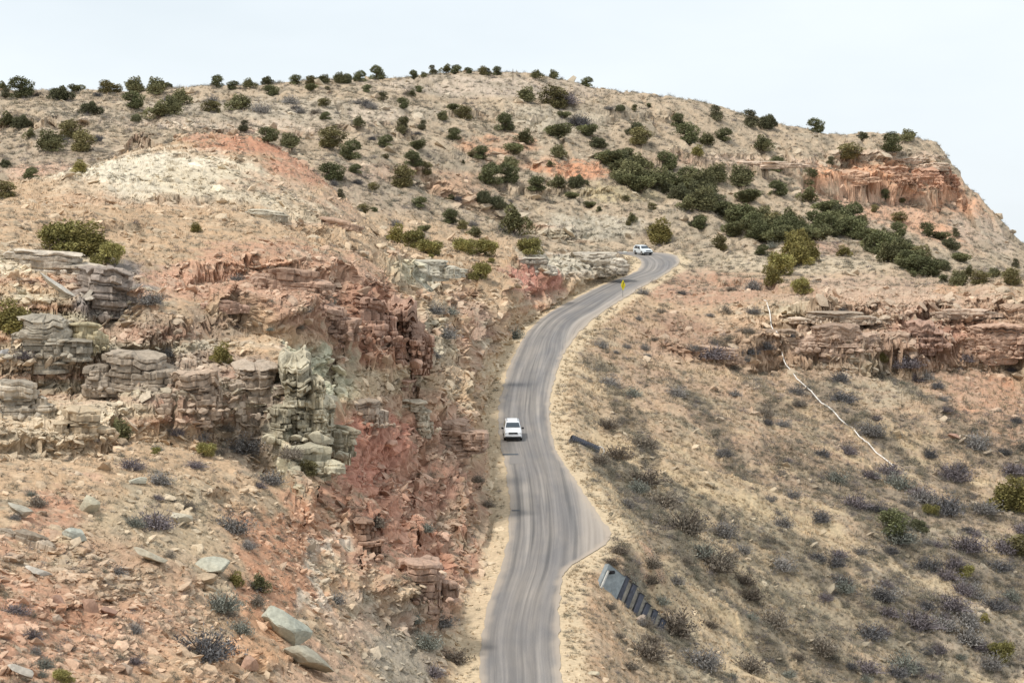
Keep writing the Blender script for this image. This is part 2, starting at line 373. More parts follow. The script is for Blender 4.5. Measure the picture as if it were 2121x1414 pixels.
# smooth gradient for the downhill direction
k_ = np.broadcast_to(ks[:, None], Dr.shape)
e1 = (samp(k_ + 0.004, Dr) - samp(k_ - 0.004, Dr)) / 0.008 / Dr
e2 = (samp(k_, Dr * 1.01) - samp(k_, Dr * .99)) / (Dr * .02)
gX, gY = e1, e2 - k_ * e1
gl = np.hypot(gX, gY) + 1e-6; dnx, dny = (-gX / gl).astype(np.float32), (-gY / gl).astype(np.float32)
steep = ss(0.15, 0.6, gl)
rm = rockmask(X, Y, Z)
rm = rm * ss(0.32, 0.5, fbm(X / 6, Y / 6, Z / 6, 3, 31) + 0.12 + 0.2 * rm)
sdv = bil(SD, X, Y, 99.0)
keep = ss(0.3, 2.4, sdv)
# wherever the land itself is steep it is bare rock too
tA = np.stack([np.gradient(X, axis=0), np.gradient(Y, axis=0), np.gradient(Z, axis=0)], -1); tB = np.stack([np.gradient(X, axis=1), np.gradient(Y, axis=1), np.gradient(Z, axis=1)], -1)
nn_ = np.cross(tA, tB); stp = np.hypot(nn_[..., 0], nn_[..., 1]) / (np.abs(nn_[..., 2]) + 1e-9); stp = np.clip(stp, 0, 4)
for ax in (0, 1):
    stp = (np.roll(stp, 2, ax) + np.roll(stp, 1, ax) + stp + np.roll(stp, -1, ax) + np.roll(stp, -2, ax)) / 5
rm = np.maximum(rm, .85 * ss(.85, 1.5, stp) * np.where((X > 2) & (Y < 374), .05, 1) * (1 - .7 * ss(480, 560, Y))).astype(np.float32)
steep = np.maximum(steep, ss(.6, 1.3, stp))
stp_ = stp
del tA, tB, nn_
inz = (Y > 100) & (Y < 760)
act = inz & (rm > .02)
Xa, Ya, Za = X[act], Y[act], Z[act]
sc = np.clip(Ya / 260, .7, 2.4)
rgb_ = np.random.default_rng(99); bedE = np.cumsum(rgb_.uniform(.16, .85, 400)) - 20
zz = Za / sc + (fbm(Xa / 16, Ya / 16, 0 * Xa, 2, 60) - .5) * 3 + (vnoise(Xa / 2.5, Ya / 2.5, 0 * Xa, 59) - .5) * .16
bi = np.searchsorted(bedE, zz); bi = np.clip(bi, 1, 399); offb = rgb_.uniform(-1, 1, 401)
crack = np.minimum(zz - bedE[bi - 1], bedE[bi] - zz)
along = rgb_.uniform(.35, 1.0, 401)[bi]; shf = rgb_.uniform(0, 9, 401)[bi]
qx = np.floor((Xa * .8 + Ya * .35) / sc * along + shf).astype(np.int32); qy = np.floor((Ya * .5 - Xa * .2) / sc * along + shf).astype(np.int32); bz = bi.astype(np.int32)
blk = _h(qx, qy, bz, 64) - .5
b4 = _h(np.floor(Xa / (3.4 * sc) + .3).astype(np.int32), np.floor(Ya / (5 * sc)).astype(np.int32), bz // 5, 65) - .5
lowv = fbm(Xa / 4 / sc, Ya / 4 / sc, Za / 9 / sc, 3, 66) - .5
cid, edge = voro(Xa / (2.6 * sc), Ya / (2.6 * sc), Za / (1.9 * sc), 71)
push = sc * (offb[bi] * .34 + blk * .75 + b4 * 1.1 + lowv * 1.9 + (cid - .5) * .8 - ss(.08, .0, edge) * .5 - ss(.07, 0, crack) * .35)
cid2 = blk + .5
bedtint = np.zeros(X.shape, np.float32); bedtint[act] = offb[(bi * 7) % 401] * .5 + blk * .6
push = push * rm[act] * keep[act] * (0.55 + .45 * steep[act])
X[act] += (dnx[act] * push).astype(np.float32); Y[act] += (dny[act] * push).astype(np.float32)
Z[act] += ((cid2 - .5) * .25 * sc * rm[act] * keep[act]).astype(np.float32)
# fine roughness everywhere off the road
fsc = 1 / np.clip(Y / 240, .8, 2.6)
fz = (fbm(X * .55 * fsc, Y * .4 * fsc, Z * .55 * fsc, 4, 81, .55) - .5)
fz2 = vnoise(X * 3.1, Y * 3.1, Z * 3.1, 85) - .5
clod = ss(.62, .86, fbm(X * 1.2, Y * 1.2, Z * 1.2, 2, 88))
scl = np.clip(Y / 260, .7, 1.5)
Z += np.where(inz, keep * scl * (fz * .75 + fz2 * .10 + clod * .3 * ss(480, 380, Y)), 0).astype(np.float32)

# ------------------------------------------------------------------ ground colours (what each place is made of)
TAN = (.48, .35, .24); PALE = (.60, .52, .40); GREY = (.36, .325, .27); RED = (.44, .26, .19); PINK = (.50, .35, .26)
GOLD = (.465, .365, .25); ORNG = (.53, .33, .21); GREEN = (.46, .45, .34); DARK = (.27, .21, .165); UMB = (.33, .24, .18)
PATCH = [  # px, py, rx, ry, D, colour, strength
    (780, 400, 140, 95, 455, (.37, .30, .235), .7), (80, 330, 220, 60, 445, (.38, .31, .245), .65), (430, 240, 330, 30, 515, (.40, .34, .27), .5),
    (320, 385, 210, 100, 290, (.68, .61, .49), .98), (480, 390, 170, 60, 285, (.60, .52, .40), .88), (110, 400, 140, 40, 275, TAN, .7), (540, 310, 140, 36, 322, (.47, .26, .18), .97), (640, 355, 90, 44, 312, (.48, .28, .2), .9), (560, 395, 90, 30, 300, (.47, .31, .22), .6),
    (420, 296, 60, 10, 325, (.46, .28, .2), .8), (700, 430, 60, 40, 300, PINK, .6), (600, 440, 100, 30, 278, PALE, .6),
    (350, 520, 250, 50, 240, TAN, .6), (430, 585, 200, 45, 228, (.47, .30, .22), .9), (560, 540, 180, 44, 240, (.45, .285, .205), .85), (690, 590, 180, 75, 245, (.43, .265, .19), .87),
    (740, 670, 160, 100, 238, (.38, .225, .165), .97), (600, 630, 110, 60, 228, (.38, .25, .185), .87), (880, 700, 60, 90, 262, (.38, .26, .20), .6), (700, 560, 110, 40, 250, PINK, .5),
    (620, 800, 80, 130, 207, GREEN, .95), (640, 940, 60, 50, 203, GREEN, .8), (150, 640, 160, 60, 210, GREEN, .6), (80, 530, 130, 32, 222, PALE, .9),
    (210, 600, 75, 70, 216, (.25, .22, .2), .95), (100, 600, 60, 50, 212, ORNG, .5), (330, 700, 130, 60, 206, DARK, .7), (250, 780, 120, 60, 200, DARK, .7), (430, 800, 130, 70, 204, (.34, .27, .22), .8), (410, 830, 50, 40, 203, RED, .5), (560, 900, 60, 70, 202, (.3, .25, .21), .6),
    (120, 860, 150, 70, 188, PALE, .6), (60, 760, 90, 50, 196, GREY, .6),
    (840, 1050, 200, 185, 224, (.455, .265, .195), .97), (760, 930, 100, 80, 222, (.46, .245, .185), .95), (890, 1180, 140, 100, 216, (.41, .235, .17), .9), (930, 1000, 80, 80, 240, (.44, .27, .20), .85), (960, 1080, 60, 100, 238, (.34, .22, .17), .5),
    (900, 890, 120, 60, 255, (.40, .265, .20), .87), (800, 800, 110, 50, 240, (.42, .34, .24), .7), (860, 830, 80, 40, 248, (.4, .3, .22), .5),
    (600, 1180, 110, 150, 178, (.48, .27, .18), .85), (700, 1200, 18, 100, 188, (.58, .52, .43), .8), (740, 1280, 60, 60, 186, GREY, .6), (860, 1330, 110, 80, 186, (.33, .30, .25), .8), (650, 1370, 120, 70, 165, PINK, .7),
    (150, 1260, 230, 80, 145, (.46, .27, .19), .87), (60, 1090, 100, 35, 156, (.44, .24, .17), .7), (330, 1320, 200, 80, 140, (.50, .31, .215), .8), (500, 1390, 150, 50, 148, ORNG, .6), (300, 1100, 180, 120, 160, (.42, .36, .26), .5),
    (940, 1250, 40, 120, 212, (.42, .29, .21), .6), (970, 1050, 30, 120, 245, (.45, .36, .26), .5),
    (1090, 585, 75, 45, 408, (.47, .25, .20), .95), (1130, 620, 50, 30, 400, (.42, .22, .16), .7), (1180, 545, 140, 30, 430, (.50, .46, .38), .9), (900, 575, 110, 45, 330, (.47, .46, .38), .85), (830, 560, 50, 40, 300, GREEN, .6),
    (960, 650, 110, 60, 335, (.38, .27, .21), .8), (900, 700, 60, 80, 285, (.38, .35, .27), .6), (960, 740, 60, 40, 310, (.46, .31, .24), .7), (1000, 690, 70, 40, 345, (.34, .24, .19), .6), (930, 760, 110, 40, 290, (.47, .36, .26), .6),
    (1250, 900, 110, 260, 300, GOLD, .35), (1500, 1150, 330, 230, 262, GOLD, .75), (1260, 1300, 70, 140, 212, (.5, .35, .24), .8), (1330, 1150, 110, 40, 240, (.5, .34, .25), .8), (1250, 1010, 70, 80, 268, GOLD, .8),
    (1600, 900, 210, 120, 340, (.45, .32, .23), .7), (1320, 720, 150, 90, 372, (.45, .32, .23), .6), (1430, 690, 80, 50, 388, (.30, .19, .14), .85), (1440, 600, 160, 50, 432, (.42, .27, .2), .8), (1560, 760, 60, 40, 382, UMB, .5),
    (1900, 700, 260, 60, 400, (.42, .28, .21), .87), (1750, 665, 110, 24, 400, (.46, .37, .28), .7), (1690, 655, 90, 20, 402, PALE, .6), (1740, 705, 130, 24, 396, (.34, .26, .21), .7), (1920, 685, 70, 34, 402, (.33, .19, .145), .85), (2100, 680, 60, 60, 404, (.40, .26, .19), .7), (2060, 850, 120, 80, 385, (.50, .29, .2), .85), (1980, 790, 80, 50, 390, (.42, .29, .22), .6), (1800, 780, 110, 60, 384, (.40, .36, .28), .6), (2000, 1250, 260, 160, 300, (.36, .31, .25), .6),
    (1850, 610, 260, 40, 424, (.45, .33, .26), .7), (1980, 600, 40, 20, 422, ORNG, .5),
    (1800, 366, 180, 34, 628, (.62, .375, .25), .97), (1940, 376, 50, 34, 642, (.50, .26, .18), .9), (1830, 322, 150, 13, 640, (.58, .45, .35), .9), (1925, 445, 150, 90, 628, (.60, .375, .26), .97), (1790, 425, 160, 60, 610, (.56, .38, .28), .87), (2030, 490, 90, 50, 625, (.44, .36, .29), .8), (1560, 333, 190, 9, 604, (.6, .47, .37), .85), (1400, 335, 70, 12, 585, (.58, .42, .33), .7),
    (1185, 354, 85, 26, 545, (.60, .33, .215), .97), (1030, 302, 90, 20, 545, (.56, .35, .24), .9), (1080, 335, 90, 14, 540, (.52, .36, .26), .7), (955, 385, 85, 38, 500, (.54, .37, .265), .9), (800, 350, 80, 30, 480, (.47, .33, .26), .5), (770, 240, 60, 24, 540, (.52, .4, .32), .5),
    (1230, 470, 100, 30, 505, (.50, .46, .38), .7), (1280, 400, 130, 20, 525, (.5, .42, .27), .7), (1720, 505, 50, 24, 484, (.53, .33, .25), .9), (1640, 545, 200, 20, 462, PALE, .5), (1160, 245, 120, 40, 575, (.50, .45, .36), .6),
    (450, 258, 300, 16, 505, (.55, .45, .36), .7), (480, 272, 60, 10, 490, (.44, .3, .23), .5), (60, 345, 60, 30, 425, (.55, .37, .28), .8), (640, 225, 300, 30, 535, (.52, .46, .38), .5), (1000, 180, 250, 30, 600, (.53, .45, .38), .6),
    (180, 460, 200, 40, 245, TAN, .5)]
def lerp(a, b, t): return a * (1 - t[..., None]) + np.asarray(b, np.float32) * t[..., None]
shp = X.shape
w1 = fbm(X / 7, Y / 7, Z / 7, 4, 101, .6); w2 = fbm(X / 2.2, Y / 2.2, Z / 2.2, 4, 105, .6); w3 = fbm(X / .55, Y / .55, Z / .55, 3, 110, .65)
C = np.empty(shp + (3,), np.float32); C[:] = TAN
C = lerp(C, (.43, .35, .265), far_ := ss(400, 480, Y) * .85)
C = lerp(C, (.41, .325, .245), ss(2, 10, X) * ss(420, 330, Y) * .5)
lock = np.zeros(shp, np.float32)
wx = X + (w1 - .5) * 9; wz = Z + (w2 - .5) * 3.0 + (w1 - .5) * 2
for px, py, rx, ry, D, c, s_ in PATCH:
    x0, y0, z0 = P(px, py, D); s = D / F
    sel = (np.abs(X - x0) < rx * s * 1.9 + 5) & (np.abs(Z - z0) < ry * s * 1.9 + 4)
    if not sel.any(): continue
    dep = max(22, rx * s * 2.2, ry * s * 5)
    d = np.sqrt(((wx[sel] - x0) / (rx * s)) ** 2 + ((wz[sel] - z0) / (ry * s)) ** 2 + ((Y[sel] - y0) / dep) ** 2)
    t = ss(1.25, .7, d + (w2[sel] - .5) * .9) * s_
    C[sel] = lerp(C[sel], c, t)
    lock[sel] = np.maximum(lock[sel] * (1 - t), t * (s_ >= .85))
# layered tints of the beds in the rock
bed = vnoise(X * .03, Y * .03, (Z + (w1 - .5)) * 1.4, 120)
C = lerp(C, (.41, .25, .19), rm * ss(.58, .8, bed) * .5 * (1 - .8 * lock))
C = lerp(C, (.53, .49, .38), rm * ss(.40, .2, bed) * .5 * (1 - .85 * lock))
bed2 = vnoise(X * .1, Y * .1, Z * 4.5, 121)
C *= (1 + rm * ((bed2 - .5) * .2 + bedtint * .30))[..., None]
# dirt, lichen, stones and low growth of mixed tone
C = lerp(C, (.30, .26, .20), ss(.56, .72, w2) * .5 * (1 - .6 * lock))
C = lerp(C, (.58, .49, .37), ss(.46, .30, w2) * .30 * (1 - .8 * lock))
C = lerp(C, (.27, .235, .18), ss(.60, .74, fbm(X * 1.5, Y * 1.5, Z * 1.5, 2, 131)) * .55 * (1 - rm))
streak = fbm((X + w1 * 6) / 13, (Y - X * .12 + w1 * 9) / 4.2, 0 * X, 4, 140, .6)
rs_ = ss(4, 14, X) * ss(400, 350, Y)
C = lerp(C, (.32, .285, .21), rs_ * ss(.52, .66, streak) * .55); C = lerp(C, (.56, .45, .30), rs_ * ss(.46, .34, streak) * .55)
rwp_ = fbm(X / 12, Y / 12, 0 * X, 2, 23) - .5
rib_m = fbm(X / 26, (Y - X * .1 + rwp_ * 9) / 8, 0 * X, 3, 21) - .5
STRIP = [([(1185, 915), (1260, 965), (1340, 1080), (1440, 1185), (1530, 1265), (1600, 1350)], 2.4, 1.0), ([(1370, 1290), (1420, 1350), (1480, 1414)], 2.2, .9), ([(1230, 740), (1290, 850), (1350, 960), (1420, 1050)], 1.6, .6),
         ([(1560, 1180), (1650, 1270), (1720, 1380)], 2.4, .7), ([(1480, 700), (1560, 790), (1640, 880)], 2.0, .6), ([(1620, 960), (1750, 1060), (1850, 1150)], 2.6, .6), ([(1390, 780), (1450, 880), (1560, 990)], 1.8, .7), ([(1680, 780), (1740, 850), (1820, 930), (1900, 1000)], 2.4, .8), ([(1840, 760), (1900, 830), (2000, 900)], 1.8, .7), ([(1480, 1050), (1580, 1130), (1680, 1200)], 1.6, .6), ([(1700, 1000), (1850, 1110), (2000, 1200)], 3.2, .8), ([(1600, 1120), (1760, 1240), (1900, 1340)], 2.6, .8), ([(1250, 1180), (1330, 1260), (1400, 1310)], 1.4, .9)]
brush = np.zeros(shp, np.float32)
for line, wd_, s_ in STRIP:
    wp_ = np.array([hit0(*q) for q in line]); lo, hi = wp_.min(0) - 12, wp_.max(0) + 12
    sel = (X > lo[0]) & (X < hi[0]) & (Y > lo[1]) & (Y < hi[1])
    d_, _ = seg_dist(X[sel] + (w1[sel] - .5) * 5, Y[sel] + (w1[sel] - .5) * 6, wp_)
    brush[sel] = np.maximum(brush[sel], s_ * ss(wd_ * 1.5, wd_ * .5, d_ + (w2[sel] - .5) * 2.4))
low = ss(24, 46, X + (340 - Y) * .10) * ss(395, 350, Y)
brush = np.maximum(brush, low * .75 * ss(.40, .58, w1)) * (X > 4)
C = lerp(C, (.42, .30, .225), ss(8, 16, X) * ss(290, 345, Y) * ss(415, 395, Y) * .55 * ss(.40, .55, w1))
C = lerp(C, (.215, .185, .145), brush * .85)
C = lerp(C, (.30, .265, .2), rs_ * ss(.0, -.16, np.broadcast_to(rib_m, shp)) * .5)
C = lerp(C, (.30, .26, .205), ss(430, 480, Y) * ss(.50, .66, fbm(X / 5, Y / 9, Z / 3, 4, 155, .6)) * .55)
C *= (0.80 + .40 * w3)[..., None] * (.92 + .16 * rng.random(shp))[..., None]
# gravel shoulder
shw = ss(2.6, 1.3, sdv + (w2 - .5) * 1.6)
C = lerp(C, (.60, .49, .35), shw * .85)
lum = C.mean(-1, keepdims=True); C = (lum + (C - lum) * 1.16) * .97
C = np.clip(C, .02, .85)
plain = Y > 1200
C[plain] = (.22, .24, .24)

# ------------------------------------------------------------------ helpers for objects
def link(o, parent=None):
    COL.objects.link(o)
    if parent is not None: o.parent = parent
    return o
def tag(o, label=None, cat=None, group=None, kind=None):
    if label: o['label'] = label
    if cat: o['category'] = cat
    if group: o['group'] = group
    if kind: o['kind'] = kind
    return o
def mesh_np(name, V, Fq, mats, col=None, smooth=False, parent=None):
    me = bpy.data.meshes.new(name)
    nv, nf, m_ = len(V), len(Fq), Fq.shape[1]
    me.vertices.add(nv); me.vertices.foreach_set('co', np.ascontiguousarray(V, np.float32).ravel())
    me.loops.add(nf * m_); me.loops.foreach_set('vertex_index', np.ascontiguousarray(Fq, np.int32).ravel())
    me.polygons.add(nf); me.polygons.foreach_set('loop_start', np.arange(0, nf * m_, m_, dtype=np.int32))
    me.update(calc_edges=True)
    me.polygons.foreach_set('use_smooth', np.full(nf, smooth))
    if col is not None:
        a = me.color_attributes.new('tone', 'FLOAT_COLOR', 'POINT')
        a.data.foreach_set('color', np.concatenate([col, np.ones((nv, 1))], 1).astype(np.float32).ravel())
    for q in mats: me.materials.append(q)
    o = bpy.data.objects.new(name, me)
    return link(o, parent)
def mat(name, col=(.5, .5, .5), rough=.9, metal=0, attr=False, noise=None, bump=None, rnd=0, spec=.3, alpha=None):
    m_ = bpy.data.materials.new(name); m_.use_nodes = True; t = m_.node_tree; b = t.nodes['Principled BSDF']
    b.inputs['Roughness'].default_value = rough; b.inputs['Metallic'].default_value = metal; b.inputs['Specular IOR Level'].default_value = spec
    src = None
    if attr:
        a = t.nodes.new('ShaderNodeAttribute'); a.attribute_name = 'tone'; src = a.outputs['Color']
    else:
        a = t.nodes.new('ShaderNodeRGB'); a.outputs[0].default_value = (*col, 1); src = a.outputs[0]
    if noise:
        scale, lo, hi = noise
        g = t.nodes.new('ShaderNodeNewGeometry') if attr == 'world' else t.nodes.new('ShaderNodeTexCoord')
        vec = g.outputs['Position'] if attr == 'world' else g.outputs['Object']
        nn = t.nodes.new('ShaderNodeTexNoise'); nn.inputs['Scale'].default_value = scale; nn.inputs['Detail'].default_value = 5; nn.inputs['Roughness'].default_value = .65
        t.links.new(vec, nn.inputs['Vector'])
        mr = t.nodes.new('ShaderNodeMapRange'); mr.inputs[1].default_value = .3; mr.inputs[2].default_value = .7; mr.inputs[3].default_value = lo; mr.inputs[4].default_value = hi
        t.links.new(nn.outputs['Fac'], mr.inputs[0])
        mm = t.nodes.new('ShaderNodeVectorMath'); mm.operation = 'SCALE'; t.links.new(src, mm.inputs[0]); t.links.new(mr.outputs[0], mm.inputs['Scale']); src = mm.outputs[0]
        if bump:
            bp = t.nodes.new('ShaderNodeBump'); bp.inputs['Strength'].default_value = bump[0]; bp.inputs['Distance'].default_value = bump[1]
            t.links.new(nn.outputs['Fac'], bp.inputs['Height']); t.links.new(bp.outputs[0], b.inputs['Normal'])
    if rnd:
        oi = t.nodes.new('ShaderNodeObjectInfo'); mr = t.nodes.new('ShaderNodeMapRange'); mr.inputs[3].default_value = 1 - rnd; mr.inputs[4].default_value = 1 + rnd
        t.links.new(oi.outputs['Random'], mr.inputs[0])
        mm = t.nodes.new('ShaderNodeVectorMath'); mm.operation = 'SCALE'; t.links.new(src, mm.inputs[0]); t.links.new(mr.outputs[0], mm.inputs['Scale']); src = mm.outputs[0]
    t.links.new(src, b.inputs['Base Color'])
    return m_

# ------------------------------------------------------------------ terrain mesh
nc, nr = shp
V = np.stack([X, Y, Z], -1).reshape(-1, 3)
ii = (np.arange(nc - 1)[:, None] * nr + np.arange(nr - 1)[None, :]).ravel()
FQ = np.stack([ii, ii + nr, ii + nr + 1, ii + 1], 1)
m_ground = mat('canyon_ground', attr='world', noise=(2.6, .78, 1.18), bump=(.6, .25), rough=1, spec=.1)
ter = mesh_np('terrain', V, FQ, [m_ground], C.reshape(-1, 3), smooth=False)
tag(ter, kind='structure')
PX, PY = proj(X, Y, Z)
VISR = np.minimum.accumulate(PY, axis=1)
def hit(px, py):
    """first point of the land met by the sight line through a place in the photograph"""
    k, e = ray(px, py)
    i = int(np.clip(np.searchsorted(ks, k), 1, nc - 1))
    if abs(ks[i - 1] - k) < abs(ks[i] - k): i -= 1
    a = np.nonzero(PY[i] <= py)[0]
    a = a[Y[i, a] > 60]
    if len(a) == 0: return None
    j = int(a[0])
    return Vector((float(X[i, j]), float(Y[i, j]), float(Z[i, j])))
def gz(x, y):
    i = int(np.clip(round(float(np.interp(x / y, ks, np.arange(nc)))), 0, nc - 1))
    return float(np.interp(y, Y[i], Z[i]))
# ------------------------------------------------------------------ road surface
nL = len(LS); NW = 26
def arc(p):
    d = np.concatenate([[0], np.cumsum(np.hypot(*np.diff(p, axis=0).T))]); return d
q = np.linspace(0, nL - 1, nL * 3)
Li = np.stack([np.interp(q, np.arange(nL), LS[:, i]) for i in (0, 1)], 1); Ri = np.stack([np.interp(q, np.arange(nL), RS[:, i]) for i in (0, 1)], 1)
tw = np.linspace(0, 1, NW)
rp = Li[:, None, :] * (1 - tw)[None, :, None] + Ri[:, None, :] * tw[None, :, None]
wob = (fbm(rp[..., 1] * .5, rp[..., 0] * .1, 0 * rp[..., 0], 3, 200) - .5)
rp[:, 0, 0] += wob[:, 0] * .5; rp[:, -1, 0] += wob[:, -1] * .6
wid = np.hypot(*(Ri - Li).T)[:, None]
mid_ = Li + (Ri - Li) * (2.95 / np.maximum(wid, 5.9))
lat = tw[None, :] * wid                       # metres from the left edge
rz = road_z(rp[..., 1]) + .02 - .03 * np.abs(tw - .5)[None, :]
VR = np.concatenate([rp, rz[..., None]], -1).reshape(-1, 3)
mR = len(q); ii = (np.arange(mR - 1)[:, None] * NW + np.arange(NW - 1)[None, :]).ravel()
FR = np.stack([ii, ii + 1, ii + NW + 1, ii + NW], 1)
al = arc((Li + Ri) / 2)[:, None] + 0 * lat
m_road = bpy.data.materials.new('worn_asphalt'); m_road.use_nodes = True
t = m_road.node_tree; b = t.nodes['Principled BSDF']; b.inputs['Roughness'].default_value = .85; b.inputs['Specular IOR Level'].default_value = .25
uv = t.nodes.new('ShaderNodeAttribute'); uv.attribute_name = 'lane'; uv.attribute_type = 'GEOMETRY'
def nse(scale, vecscale, det=4, ro=.6):
    m_ = t.nodes.new('ShaderNodeMapping'); m_.inputs['Scale'].default_value = vecscale; t.links.new(uv.outputs['Vector'], m_.inputs['Vector'])
    n_ = t.nodes.new('ShaderNodeTexNoise'); n_.inputs['Scale'].default_value = scale; n_.inputs['Detail'].default_value = det; n_.inputs['Roughness'].default_value = ro
    t.links.new(m_.outputs[0], n_.inputs['Vector']); return n_.outputs['Fac']
def ramp(f, stops):
    r_ = t.nodes.new('ShaderNodeValToRGB'); e = r_.color_ramp.elements
    while len(e) < len(stops): e.new(.5)
    for k, (p_, c_) in enumerate(stops): e[k].position = p_; e[k].color = (*c_, 1)
    t.links.new(f, r_.inputs[0]); return r_.outputs[0]
def mixc(f, a, b_, mode='MIX'):
    x = t.nodes.new('ShaderNodeMix'); x.data_type = 'RGBA'; x.blend_type = mode
    if isinstance(f, float): x.inputs[0].default_value = f
    else: t.links.new(f, x.inputs[0])
    t.links.new(a, x.inputs[6]); t.links.new(b_, x.inputs[7]); return x.outputs[2]
base = ramp(nse(1.0, (1.25, .012, 1), 3, .5), [(.34, (.16, .152, .145)), (.44, (.275, .255, .237)), (.54, (.205, .192, .182)), (.66, (.33, .305, .28))])
big = ramp(nse(1.0, (.3, .06, 1), 3), [(.35, (.82, .83, .86)), (.65, (1.12, 1.08, 1.03))])
fine = ramp(nse(9, (1, 1, 1), 4, .7), [(.3, (.74, .74, .74)), (.7, (1.18, 1.18, 1.18))])
sx_ = t.nodes.new('ShaderNodeSeparateXYZ'); t.links.new(uv.outputs['Vector'], sx_.inputs[0])
wv = t.nodes.new('ShaderNodeMath'); wv.operation = 'MULTIPLY_ADD'; wv.inputs[1].default_value = .9; t.links.new(nse(1.0, (.05, .03, 1), 2), wv.inputs[0]); t.links.new(sx_.outputs[0], wv.inputs[2])
dv_ = t.nodes.new('ShaderNodeMath'); dv_.operation = 'DIVIDE'; dv_.inputs[1].default_value = 6.8; t.links.new(wv.outputs[0], dv_.inputs[0])
trk = ramp(dv_.outputs[0], [(.08, (1.05,) * 3), (.22, (.86,) * 3), (.30, (1.1,) * 3), (.40, (.87,) * 3), (.48, (1.06,) * 3), (.505, (.80,) * 3), (.53, (1.06,) * 3), (.62, (.86,) * 3), (.72, (1.1,) * 3), (.82, (.87,) * 3), (.95, (1.05,) * 3)])
base = mixc(1.0, base, trk, 'MULTIPLY')
c_ = mixc(1.0, base, big, 'MULTIPLY'); c_ = mixc(1.0, c_, fine, 'MULTIPLY')
dust = t.nodes.new('ShaderNodeAttribute'); dust.attribute_name = 'dust'
dc = t.nodes.new('ShaderNodeRGB'); dc.outputs[0].default_value = (.42, .35, .28, 1)
c_ = mixc(dust.outputs['Fac'], c_, dc.outputs[0]); t.links.new(c_, b.inputs['Base Color'])
road = mesh_np('road', VR, FR, [m_road], smooth=True)
at = road.data.attributes.new('lane', 'FLOAT_VECTOR', 'POINT')
at.data.foreach_set('vector', np.stack([lat, al, 0 * al], -1).astype(np.float32).ravel())
edge_ = np.minimum(lat, wid - lat)
dst = ss(.75, .05, edge_ + (fbm(lat, al * .4, 0 * al, 3, 210) - .5) * .7) * .8 + ss(5.9, 7.2, lat) * .38 * (1 + 0 * al)
at = road.data.attributes.new('dust', 'FLOAT', 'POINT'); at.data.foreach_set('value', np.clip(dst, 0, .9).astype(np.float32).ravel())
tag(road, kind='structure')

# ------------------------------------------------------------------ materials
m_stone = mat('bedded_stone', attr='obj', noise=(3.5, .7, 1.2), bump=(.5, .12), rough=1, spec=.1)
m_leaf = mat('juniper_foliage', attr='obj', rough=.9, spec=.15, rnd=.22)
m_bark = mat('bark', (.16, .12, .09), noise=(6, .6, 1.3), rough=1)
m_twig = mat('dry_twigs', attr='obj', rough=1, spec=.05, rnd=.18)
m_white = mat('white_paint', (.70, .71, .73), rough=.3, spec=.5)
m_silver = mat('pale_silver_paint', (.62, .66, .68), rough=.3, spec=.5)
m_black = mat('black_trim', (.012, .012, .014), rough=.6)
m_rubber = mat('tyre_rubber', (.02, .02, .02), rough=.9)
m_glass = mat('dark_glass', (.03, .045, .06), rough=.06, spec=.8)
m_chrome = mat('wheel_alloy', (.45, .45, .46), rough=.35, metal=.8)
m_lamp = mat('headlamp_lens', (.75, .78, .8), rough=.12, spec=.8)
m_conc = mat('grey_concrete', (.27, .30, .31), noise=(2.5, .7, 1.2), bump=(.3, .05), rough=.95)
m_concd = mat('stained_concrete', (.085, .09, .11), noise=(2.5, .6, 1.3), rough=.95)
m_silt = mat('silted_concrete', (.33, .30, .25), noise=(2.2, .6, 1.3), bump=(.5, .1), rough=1)
m_kerb = mat('pale_worn_concrete', (.55, .54, .50), noise=(3, .6, 1.1), rough=.9)
m_pipe = mat('white_pipe', (.78, .74, .68), noise=(1.2, .85, 1.08), rough=.6)
m_zinc = mat('galvanised_steel', (.33, .35, .37), rough=.5, metal=.6)
m_yel = mat('yellow_sign_face', (.72, .62, .01), rough=.5)
m_post = mat('steel_post', (.22, .22, .21), rough=.6, metal=.4)
m_patch = mat('fresh_asphalt', (.085, .095, .105), noise=(5, .7, 1.2), rough=.9)

